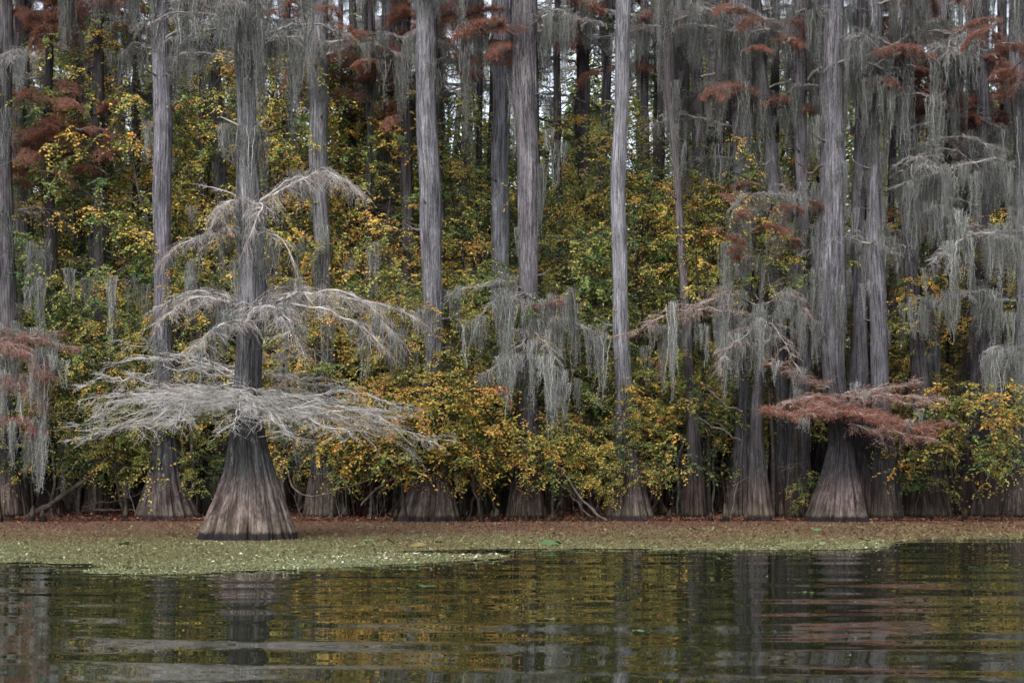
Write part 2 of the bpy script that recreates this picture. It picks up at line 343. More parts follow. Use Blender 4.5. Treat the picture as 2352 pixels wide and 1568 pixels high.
# ------------------------------------------------------------------ moss prototypes (hang down from their origin)
def moss_mesh(seed, L, wx, wy, n_str, name='spanish_moss'):
    r = rs(seed); g = Geo()
    lobes = [(r.uniform(-wx, wx), r.uniform(-wy, wy), r.uniform(.35, 1), r.uniform(-.45, .3)*min(1, wx*1.3)) for _ in range(max(2, int(wx*6)))]
    for _ in range(n_str):
        lx, ly, ll, lz = lobes[r.randint(len(lobes))]
        x0, y0 = lx+r.normal(0, .11), ly+r.normal(0, .09); ln = L*ll*(r.uniform(.25, 1.0)**.8)
        n = max(5, int(ln/.11)); t = np.linspace(0, 1, n)
        p = np.zeros((n, 3)); p[:, 2] = -t*ln+r.uniform(0, .12)+lz
        cx = lx+(x0-lx)*(1-.8*t); cyy = ly+(y0-ly)*(1-.8*t)
        wv = np.cumsum(r.normal(0, .020, (n, 2)), 0)
        p[:, 0] = cx+wv[:, 0]+.012*np.sin(t*ln*9+r.rand()*6); p[:, 1] = cyy+wv[:, 1]
        wd = r.uniform(.007, .014)*(1-.55*t)[:, None]
        a = r.rand()*math.pi; sdv = np.array([math.cos(a), math.sin(a), 0])
        v = np.concatenate([p-sdv*wd, p+sdv*wd]); i = np.arange(n-1)
        g.add(v, np.stack([i, i+1, n+i+1, n+i], 1), a=np.array([np.clip(r.normal(.5, .22), 0, 1), r.rand()]))
        # curled side hairs
        m = n*4; k = r.randint(0, n, m); base = p[k]+r.normal(0, .014, (m, 3))
        dr = np.stack([r.normal(0, .9, m), r.normal(0, .9, m), r.normal(-.6, .8, m)], 1)
        leaves(g, base, dr, r.normal(size=(m, 3)), r.uniform(.03, .11, m), .010, np.clip(r.normal(.55, .25, m), 0, 1), r.rand(m))
    return g.mesh(name, M_moss, False)
MOSS_S = [moss_mesh(100+i, .9, .12, .12, 16) for i in range(4)]
MOSS_M = [moss_mesh(110+i, 1.7, .22, .2, 34) for i in range(5)]
MOSS_L = [moss_mesh(120+i, 3.1, .26, .22, 40) for i in range(5)]
MOSS_C = [moss_mesh(130+i, 2.1, .85, .45, 62) for i in range(5)]
def moss(parent, loc, kind, r, sc=1., shade=None, zs=None):
    me = kind[r.randint(len(kind))]
    s = sc*r.uniform(.75, 1.2); sz = (zs or 1)*s*(r.uniform(.45, 1.3) if kind is MOSS_L else r.uniform(.5, 1.25))
    b = r.uniform(.75, 1.35)*(shade or 1)
    return link('spanish_moss', me, parent, loc, (0, 0, r.uniform(-.5, .5)+(math.pi if r.rand() < .5 else 0)), (s, s, sz), (r.uniform(.38, .6), b, .5))

# ------------------------------------------------------------------ trunk mesh from photo profile
def flute(th, z, H, K, amp, r, hb):
    ph = r.uniform(0, 6.28, 5)
    tw = th+.28*np.sin(2*th+ph[0])+.16*np.sin(3*th+ph[1])
    a = amp*np.exp(-np.maximum(z, 0)/hb)+.035
    c = np.abs(np.cos(K*tw/2+ph[2]))**.38
    c2 = np.abs(np.cos((K*2+1)*tw/2+ph[3]))**.6
    return 1-a*(1-c)-a*.35*(1-c2)+.02*np.sin(3*th+z*.7+ph[4])
def trunk_mesh(seed, zs, cs, rad, K=13, amp=.28, hb=1.3, nth=112, dz=.10, ztop=None):
    """zs heights, cs centre x offsets, rad radii"""
    r = rs(seed); z1 = ztop or zs[-1]
    nth = int(nth*1.4); Z = np.concatenate([[-.35], np.linspace(0, 3, 34)[:-1], np.linspace(3, z1, max(8, int((z1-3)/.35)))])
    cx = np.interp(Z, zs, cs); rr = np.interp(Z, zs, rad)
    ks = np.array([1, 2, 3, 2, 1])/9.
    f = lambda u: np.convolve(np.pad(u, 2, 'edge'), ks, 'valid')
    cx = f(f(cx)); rr2 = f(rr); rr2[:3] = rr[:3]; rr = rr2
    cyy = .05*np.sin(Z*.35+r.rand()*6)*np.clip(Z/3, 0, 1)
    cx = cx+np.clip(Z/4, 0, 1)*(.035*np.sin(Z*.55+r.rand()*6)+.022*np.sin(Z*1.3+r.rand()*6))
    rr = rr*(1+np.clip(Z/3, 0, 1)*(.045*np.sin(Z*.9+r.rand()*6)+.03*np.sin(Z*2.3+r.rand()*6)))
    th = np.linspace(0, 2*math.pi, nth, endpoint=False)[None]; Zc = Z[:, None]
    RR = rr[:, None]*flute(th, Zc, z1, K, amp, r, hb)
    RR = RR*(1+.012*r.normal(size=(1, nth)))
    X = cx[:, None]+RR*np.cos(th); Y = cyy[:, None]+RR*np.sin(th)
    ZZ = np.broadcast_to(Zc, X.shape)
    v = np.stack([X, Y, ZZ], -1).reshape(-1, 3)
    n = len(Z); i = np.arange(n-1)[:, None]*nth; j = np.arange(nth)[None]; j2 = (j+1) % nth
    q = np.stack([i+j, i+j2, i+nth+j2, i+nth+j], -1).reshape(-1, 4)
    U = np.broadcast_to(th*.45, X.shape); uv = np.stack([U.ravel(), ZZ.ravel()], 1)
    g = Geo(); g.add(v, q, uv=uv); return g.mesh('trunk', M_bark)

# ------------------------------------------------------------------ limbs
def side_branches(g, fol, path, rad, r, n2, l2, n3, l3, droop, pend, tw_r=.008, lift=.1, fol_n=0, fol_len=.1, fol_var=.5):
    """secondary and tertiary twigs off a limb path; fol gathers needles"""
    L = len(path); T = nrm(np.gradient(path, axis=0))
    for s in range(n2):
        t = .12+.88*(s+r.rand())/n2; i = min(L-2, int(t*(L-1))); p0 = path[i]
        side = 1 if s % 2 else -1
        h = np.array([-T[i][1], T[i][0], 0])*side
        ang = r.uniform(.3, 1.25)
        d0 = nrm(T[i]*math.cos(ang)+h*math.sin(ang)+np.array([0, 0, lift+r.normal(0, .15)]))
        ln = l2*r.uniform(.45, 1.1)*(1.15-.75*t)
        n = 7; u = np.linspace(0, 1, n)[:, None]
        p = p0+d0*ln*u+np.array([0, 0, -1])*droop*ln*u**2.2+wob(r, n, .09*ln)
        tube(g, p, np.linspace(max(tw_r*1.4, rad[i]*.38), tw_r, n), 3)
        T2 = nrm(np.gradient(p, axis=0))
        for k in range(n3):
            tt = .15+.85*(k+r.rand())/n3; j = min(n-1, int(tt*(n-1)))
            hh = nrm(np.cross(T2[j], np.array([0, 0, 1.]))+1e-6)*(1 if k % 2 else -1)
            a2 = r.uniform(.35, 1.1); d1 = nrm(T2[j]*math.cos(a2)+hh*math.sin(a2)+np.array([0, 0, -pend*r.uniform(.0, 1.0)+lift*.5]))
            l_ = l3*r.uniform(.4, 1.2)*(1.2-.6*tt); m = 5; u2 = np.linspace(0, 1, m)[:, None]
            q = p[j]+d1*l_*u2+np.array([0, 0, -1])*pend*.5*l_*u2**2+wob(r, m, .10*l_)
            tube(g, q, np.linspace(tw_r, tw_r*.55, m), 3)
            if r.rand() < .5:
                d2 = nrm(d1+r.normal(0, .6, 3)); q2 = q[2]+d2*l_*.45*u2+np.array([0, 0, -1])*pend*.3*l_*u2**2
                tube(g, q2, np.linspace(tw_r*.8, tw_r*.5, m), 3)
            if fol is not None and fol_n:
                c = fol_n; idx = r.randint(1, m, c); pos = q[idx]+r.normal(0, .06, (c, 3))*np.array([1, 1, .7])
                dr = nrm(d1)[None]*.5+r.normal(0, .6, (c, 3))+np.array([0, 0, -.35])
                leaves(fol, pos, dr, r.normal(size=(c, 3))+np.array([0, 0, 1]), fol_len*r.uniform(.5, 1.2, c), fol_len*.22, np.clip(r.normal(fol_var, .2, c), 0, 1), r.rand(c))
def limb_geo(ctrl, r, r0=.05, n2=18, l2=1.2, n3=9, l3=.4, droop=.3, pend=.5, tw_r=.008, lift=.1, fol_n=0, fol_len=.1, fol_var=.5, w_=.05):
    n = 22; p = curve(ctrl, n); Lm = np.linalg.norm(p[-1]-p[0]); p = p+wob(r, n, w_*Lm)
    rad = np.linspace(r0, tw_r*1.2, n)
    g = Geo(); fol = Geo() if fol_n else None
    tube(g, p, rad, 6); side_branches(g, fol, p, rad, r, n2, l2, n3, l3, droop, pend, tw_r, lift, fol_n, fol_len, fol_var)
    return g, fol, p
# shared limb prototypes for the high branches: extends along +X about 3 m
HIGH = []
for i in range(6):
    r = rs(300+i); L = 3.2
    g, f_, p = limb_geo([(0, 0, 0), (L*.4, .1, .35), (L*.75, r.normal(0, .2), .35), (L, r.normal(0, .4), .0)], r, .055, 14, 1.3, 7, .5, .3, .6, .009, .15)
    HIGH.append((g.mesh('branch', M_twig), p))
HIGHR = []
for i in range(4):
    r = rs(340+i); L = 2.6
    g, f_, p = limb_geo([(0, 0, 0), (L*.4, .1, .25), (L*.75, r.normal(0, .2), .15), (L, r.normal(0, .3), -.25)], r, .045, 16, 1.1, 8, .42, .3, .3, .007, .1, 26, .11, .55)
    HIGHR.append((g.mesh('branch', M_twig), f_.mesh('foliage', M_rust, False), p))

def high_limb(root, loc, az, r, sc=1., n_moss=4, mk=None, red=False, shade=1.):
    if red:
        me, fo, p = HIGHR[r.randint(4)]
    else:
        me, p = HIGH[r.randint(6)]
    b = link('branch', me, root, loc, (0, 0, az), sc, (.62*shade, .60*shade, .60*shade))
    if red: link('foliage', fo, b, color=(r.uniform(.4, .6), 1.0, .5))
    ca, sa = math.cos(az), math.sin(az)
    right = root.location.x/max(1, root.location.y)*F+1176 > 1500
    for k in range(n_moss if right or r.rand() < .45 else max(1, n_moss-2)):
        q = p[r.randint(3, len(p))]*sc; q = q+np.array([0, r.uniform(-.7, .7)*sc*.6, 0])
        moss(root, (loc[0]+q[0]*ca-q[1]*sa, loc[1]+q[0]*sa+q[1]*ca, loc[2]+q[2]), mk or (MOSS_C if r.rand() < .22 else (MOSS_L if r.rand() < .68 else MOSS_M)), r, r.uniform(.6, 1.1), shade)
    return b

def sleeve(root, r, z0, z1, rad, cxf, n, kind, shade=1., front=True):
    """moss clinging round the stem"""
    for k in range(int(n*(.95 if root.location.x/max(1, root.location.y)*F+1176 > 1500 else .62))):
        a = r.uniform(math.pi, 2*math.pi) if front else r.uniform(0, 2*math.pi)
        if r.rand() < .6: a = (0 if r.rand() < .5 else math.pi)+r.normal(0, .3)
        z = r.uniform(z0, z1); rr = rad(z)*1.02
        moss(root, (cxf(z)+rr*math.cos(a), rr*math.sin(a), z), kind, r, .7, shade)

NAMED = []      # (screen x at mid height, distance, short name) used when describing neighbours
def cypress(seed, d, prof, label, name='cypress_tree', cat='tree', group=None, tint=(1, 1, 1), K=10, amp=.36, hb=1.25,
            limbs=6, zl=(12, 19), red=.2, sl=(8, 8, 17), short=None, top_y=-330, moss_n=4, nth=112, shade=1., foot=.62):
    """prof: list of (y, xleft, xright) from the foot upward in photo pixels"""
    r = rs(seed); P_ = np.array(prof, float)
    yb = HY+CAM_H*F/d
    zs = CAM_H+(HY-P_[:, 0])/F*d; xl, xr = P_[:, 1], P_[:, 2]
    c = ((xl+xr)/2-1176)/F*d; rd = (xr-xl)/2/F*d
    zs[0] = 0.; x0 = c[0]
    zt = zof(top_y, d); n_up = 1
    sl_c = (c[-1]-c[-2])/(zs[-1]-zs[-2]) if len(c) > 1 else 0
    zs = np.append(zs, zt); c = np.append(c, c[-1]+sl_c*(zt-zs[-2])*.5); rd = np.append(rd, rd[-1]*.78)
    root = empty(name, (x0, d, 0), label, cat, group)
    tm = trunk_mesh(seed, zs, c-x0, rd, K, amp, hb, nth)
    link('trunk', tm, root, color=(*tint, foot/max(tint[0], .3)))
    cf = lambda z: float(np.interp(z, zs, c-x0)); rf = lambda z: float(np.interp(z, zs, rd))
    if prof[2][1] < 1560 and seed not in (24, 25): zl = (max(zl[0], 15.3), zl[1]+1)
    for k in range(limbs):
        z = r.uniform(*zl); az = r.uniform(0, 2*math.pi) if k % 3 else r.uniform(math.pi, 2*math.pi)
        high_limb(root, (cf(z)+rf(z)*.7*math.cos(az), rf(z)*.7*math.sin(az), z), az, r, r.uniform(.6, 1.1), moss_n, red=r.rand() < red, shade=shade)
    if name == 'cypress_tree' and rd[0] > .3:
        for k in range(4):
            z = r.uniform(4.5, 16); az = r.choice([R(185), R(-5), R(230), R(-50)])+r.normal(0, .3); a0 = np.array([cf(z)+rf(z)*.8*math.cos(az), rf(z)*.8*math.sin(az), z])
            ln = r.uniform(.15, .7); g = Geo(); pp = curve([(0, 0, 0), (ln*.5*math.cos(az), ln*.5*math.sin(az), .04), (ln*math.cos(az)*1.1, ln*math.sin(az), r.uniform(-.1, .25))], 6)
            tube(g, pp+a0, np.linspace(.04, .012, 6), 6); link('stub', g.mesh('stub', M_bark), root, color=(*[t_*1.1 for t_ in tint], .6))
    if sl[0]: sleeve(root, r, sl[1], sl[2], rf, cf, sl[0], MOSS_M+MOSS_L, shade)
    NAMED.append((prof[min(len(prof)-1, 2)][1]/2+prof[min(len(prof)-1, 2)][2]/2, d, short or 'the big cypress', not any(w_ in (short or '') for w_ in ('hidden', 'left of', 'right of', 'behind', 'rope', 'with', 'at far', 'near the', 'in the', 'narrow', 'dark'))))
    return root, cf, rf, r

# ------------------------------------------------------------------ the big cypress standing in the water
def hero():
    d = 40.5
    prof = [(1238, 455, 688), (1215, 463, 680), (1180, 478, 668), (1150, 491, 656), (1110, 506, 644), (1070, 517, 631), (1030, 524, 620), (990, 530, 610), (950, 536, 606), (890, 538, 605), (800, 539, 601), (650, 546, 604), (450, 545, 600), (300, 545, 592), (150, 543, 585), (0, 541, 578)]
    root, cf, rf, r = cypress(1, d, prof, 'big cypress standing alone in the duckweed, wide flaring foot, tiers of bare white twigs', name='cypress_tree', K=16, amp=.34, hb=1.5, limbs=0, sl=(0, 0, 0), nth=220, tint=(1, 1, 1.0), foot=1.05)
    x0 = root.location.x
    def L(x, y, dd): q = W(x, y, d+dd); return q-np.array([x0, d, 0])
    specs = []
    def ring(ys, n, pts_l, seed, n2, l2, n3, l3, r0, pend, droop, lift):
        rr = rs(seed)
        for k in range(n):
            ex, ey, dd = pts_l[k % len(pts_l)]
            ex = 572+(ex-572)*((1.07 if ex < 572 else .99) if seed == 71 else 1)+rr.normal(0, 14); ey = (945+(ey-945)*.8 if seed == 71 else ey)+rr.normal(0, 14)
            sy = ys+rr.uniform(-22, 16); z = zof(sy, d)
            s = np.array([cf(z), 0, z]); e = L(ex, ey, dd)
            specs.append((s, e, n2, l2, n3, l3, r0, pend, droop, lift, rr.randint(1e6)))
    # lowest, densest tier
    ring(922, 30, [(230, 990, -.6), (900, 935, -2.2), (620, 1000, -3.9), (500, 1005, -3.6), (960, 960, .4), (160, 940, -.6), (370, 1010, -2.6), (820, 1005, -3.), (135, 965, .3), (185, 905, -1.5), (250, 1035, 1.), (330, 950, -3.), (430, 985, -3.4), (560, 985, -3.8), (700, 985, -3.6), (850, 960, -2.6), (980, 945, -1.), (1045, 1010, .6), (920, 1020, 1.6), (800, 925, 2.6), (640, 915, 3.4), (480, 905, 3.2), (330, 905, 2.6), (215, 930, 1.6), (300, 1000, -1.8), (390, 930, -2.2), (760, 1005, -1.8), (890, 985, -1.9), (1010, 975, -.2), (170, 1010, .5)], 71, 26, 1.05, 9, .42, .028, .06, .05, .07)
    # thinner tier just behind
    ring(868, 9, [(165, 852, 1.2), (285, 800, 1.), (350, 880, 2.2), (240, 890, .6), (420, 835, 2.8), (790, 850, 2.), (700, 838, 2.8), (760, 895, 1.6), (330, 815, -1.)], 72, 20, .9, 8, .4, .025, .06, .04, .07)
    for s, e, n2, l2, n3, l3, r0, pend, droop, lift, sd_ in specs:
        rr = rs(sd_); m = (s+e)/2; up = .07*np.linalg.norm(e-s)*rr.uniform(.2, 1.3)
        m = m+np.array([rr.normal(0, .15), rr.normal(0, .2), up])
        pend = rr.choice([.05, .15, .45, .7]); g, f_, p = limb_geo([s, m, e], rr, r0, int(n2*.78), l2*rr.uniform(.8, 1.3), n3-2, l3*1.2, droop+.12*rr.rand(), pend, .0044, lift+rr.normal(0, .08), w_=.06)
        link('branch', g.mesh('branch', M_twig), root)
    # upper tiers: arching limbs with pendulous twigs and a haze of dry brown seed bits
    up_specs = [
        ([(575, 712, 0), (640, 690, -.4), (720, 664, -.8), (830, 672, -1.), (945, 770, -1.2)], 30, 1.0, 11, .55, .065, 1.0),
        ([(575, 705, 0), (660, 668, .4), (760, 672, .8), (870, 690, 1.2), (948, 735, 1.4)], 26, .95, 10, .5, .055, .9),
        ([(570, 715, 0), (500, 690, -.3), (430, 688, -.6), (350, 745, -.8)], 22, .8, 10, .45, .05, .8),
        ([(570, 700, 0), (510, 680, .4), (440, 676, .7), (370, 715, 1.)], 18, .7, 9, .45, .045, .8),
        ([(580, 720, 0), (560, 735, -1.), (500, 742, -1.9), (440, 800, -2.5)], 18, .8, 10, .5, .05, .9),
        ([(575, 715, 0), (620, 700, -1.1), (660, 715, -2.0), (690, 790, -2.6)], 18, .8, 10, .55, .05, 1.0),
        ([(575, 700, 0), (680, 700, -.9), (780, 720, -1.7), (880, 800, -2.)], 20, .8, 9, .5, .045, .9),
        ([(575, 690, 0), (600, 672, 1.), (650, 662, 1.9), (720, 690, 2.6)], 16, .8, 9, .45, .045, .7),
        ([(572, 545, 0), (520, 535, -.3), (440, 560, -.5), (383, 600, -.6)], 20, .65, 9, .42, .035, .9),
        ([(575, 550, 0), (610, 540, -.6), (650, 560, -.9), (690, 640, -1.)], 10, .6, 7, .4, .028, .8),
        ([(575, 475, 0), (640, 430, .3), (700, 402, .5), (770, 398, .7), (835, 450, .8)], 20, .75, 9, .5, .035, 1.1),
        ([(575, 475, 0), (630, 445, -.3), (700, 408, -.6), (760, 400, -.8), (810, 440, -.9)], 26, .75, 10, .5, .045, 1.1),
        ([(572, 480, 0), (540, 462, -.3), (510, 480, -.5), (482, 530, -.6)], 18, .6, 9, .45, .035, 1.1),
        ([(572, 470, 0), (530, 440, -.2), (490, 425, -.3), (448, 412, -.4)], 8, .4, 4, .2, .022, .3),
        ([(578, 470, 0), (600, 470, -.7), (590, 500, -1.2), (560, 580, -1.4)], 14, .55, 8, .4, .035, 1.1),
    ]
    for k, (ct, n2, l2, n3, l3, r0, pend) in enumerate(up_specs):
        rr = rs(800+k); pts = [L(*c) for c in ct]; pts[0] = np.array([cf(pts[0][2]), 0, pts[0][2]])
        g, f_, p = limb_geo(pts, rr, r0, int(n2*1.1), l2*.95, max(4, n3-2), l3*1.1, .2, pend*.75, .0046, .12, 5 if k != 13 else 0, .05, .75, .03)
        b = link('branch', g.mesh('branch', M_twig), root)
        if f_: link('dry_leaves', f_.mesh('dry_leaves', M_rust, False), b, color=(.75, .9, .5))
        if k < 11:
            for j in range(5 if k < 9 else 3):
                q = p[rr.randint(5, len(p))]; moss(root, tuple(q+rr.normal(0, .15, 3)), MOSS_S+MOSS_M, rr, .75)
    # broken stubs
    for (a, b_) in (((548, 288), (506, 268)), ((590, 290), (608, 276))):
        g = Geo(); p = curve([L(*a, -.1), L(*b_, -.2)], 5); tube(g, p, np.linspace(.035, .012, 5), 5); link('stub', g.mesh('stub', M_twig), root)
    # moss on the stem, left and right, as in the photo
    rr = rs(77)
    for (x, y, k) in [(524, 285, MOSS_L), (530, 290, MOSS_M), (592, 290, MOSS_L), (598, 330, MOSS_M), (535, 480, MOSS_M), (545, 520, MOSS_L), (598, 500, MOSS_M), (605, 560, MOSS_M), (560, 500, MOSS_L), (590, 480, MOSS_L), (550, 120, MOSS_L), (585, 120, MOSS_L), (542, 20, MOSS_L), (578, 10, MOSS_L), (562, 300, MOSS_L),
                      (562, 50, MOSS_L), (550, 600, MOSS_M), (605, 610, MOSS_S), (515, 500, MOSS_M), (640, 900, MOSS_S), (700, 1010, MOSS_M), (360, 780, MOSS_M), (365, 800, MOSS_L), (430, 640, MOSS_S), (440, 480, MOSS_S)]:
        q = L(x, y, -.25 if 520 < x < 620 else rr.uniform(-.6, .6)); moss(root, tuple(q), k, rr, .8, 1.05)
    for k in range(12):
        z = rr.uniform(zof(180, d), zof(-200, d)); az = rr.uniform(0, 2*math.pi)
        high_limb(root, (cf(z), 0, z), az, rr, rr.uniform(.55, .95), 4)
    for y, az in ((110, R(-20)), (60, R(200)), (150, R(185)), (90, R(5)), (30, R(-60)), (40, R(240))):
        z = zof(y, d); high_limb(root, (cf(z), 0, z), az, rr, .55 if y > 100 else .75, 3, MOSS_M)
hero()

# ------------------------------------------------------------------ boughs given by photo points, each its own child of its tree
def boughs(root, cf, specs, seed, col_=(.62, .6, .6), fcol=(.5, 1, .5), mosses=4, mk=None, tw=.0052):
    d = root.location.y; x0 = root.location.x
    for k, (ct, n2, l2, n3, l3, r0, pend, fn) in enumerate(specs):
        rr = rs(seed+k); pts = [W(x, y, d+dd)-np.array([x0, d, 0]) for x, y, dd in ct]
        if cf: pts[0] = np.array([cf(pts[0][2]), 0, pts[0][2]])
        g, f_, p = limb_geo(pts, rr, r0*.6, int(n2*1.25), l2*1.1, n3+1, l3*1.1, .2, pend*.8, tw, .12, int(fn*.7), .10, .6, .05)
        b = link('branch', g.mesh('branch', M_twig), root, color=col_)
        if f_: link('foliage', f_.mesh('foliage', M_rust, False), b, color=(fcol[0], fcol[1]*.85, .5))
        for j in range(mosses):
            q = p[rr.randint(4, len(p))]; moss(root, tuple(q+rr.normal(0, .22, 3)), mk or (MOSS_M+MOSS_L), rr, .9, 1.25)

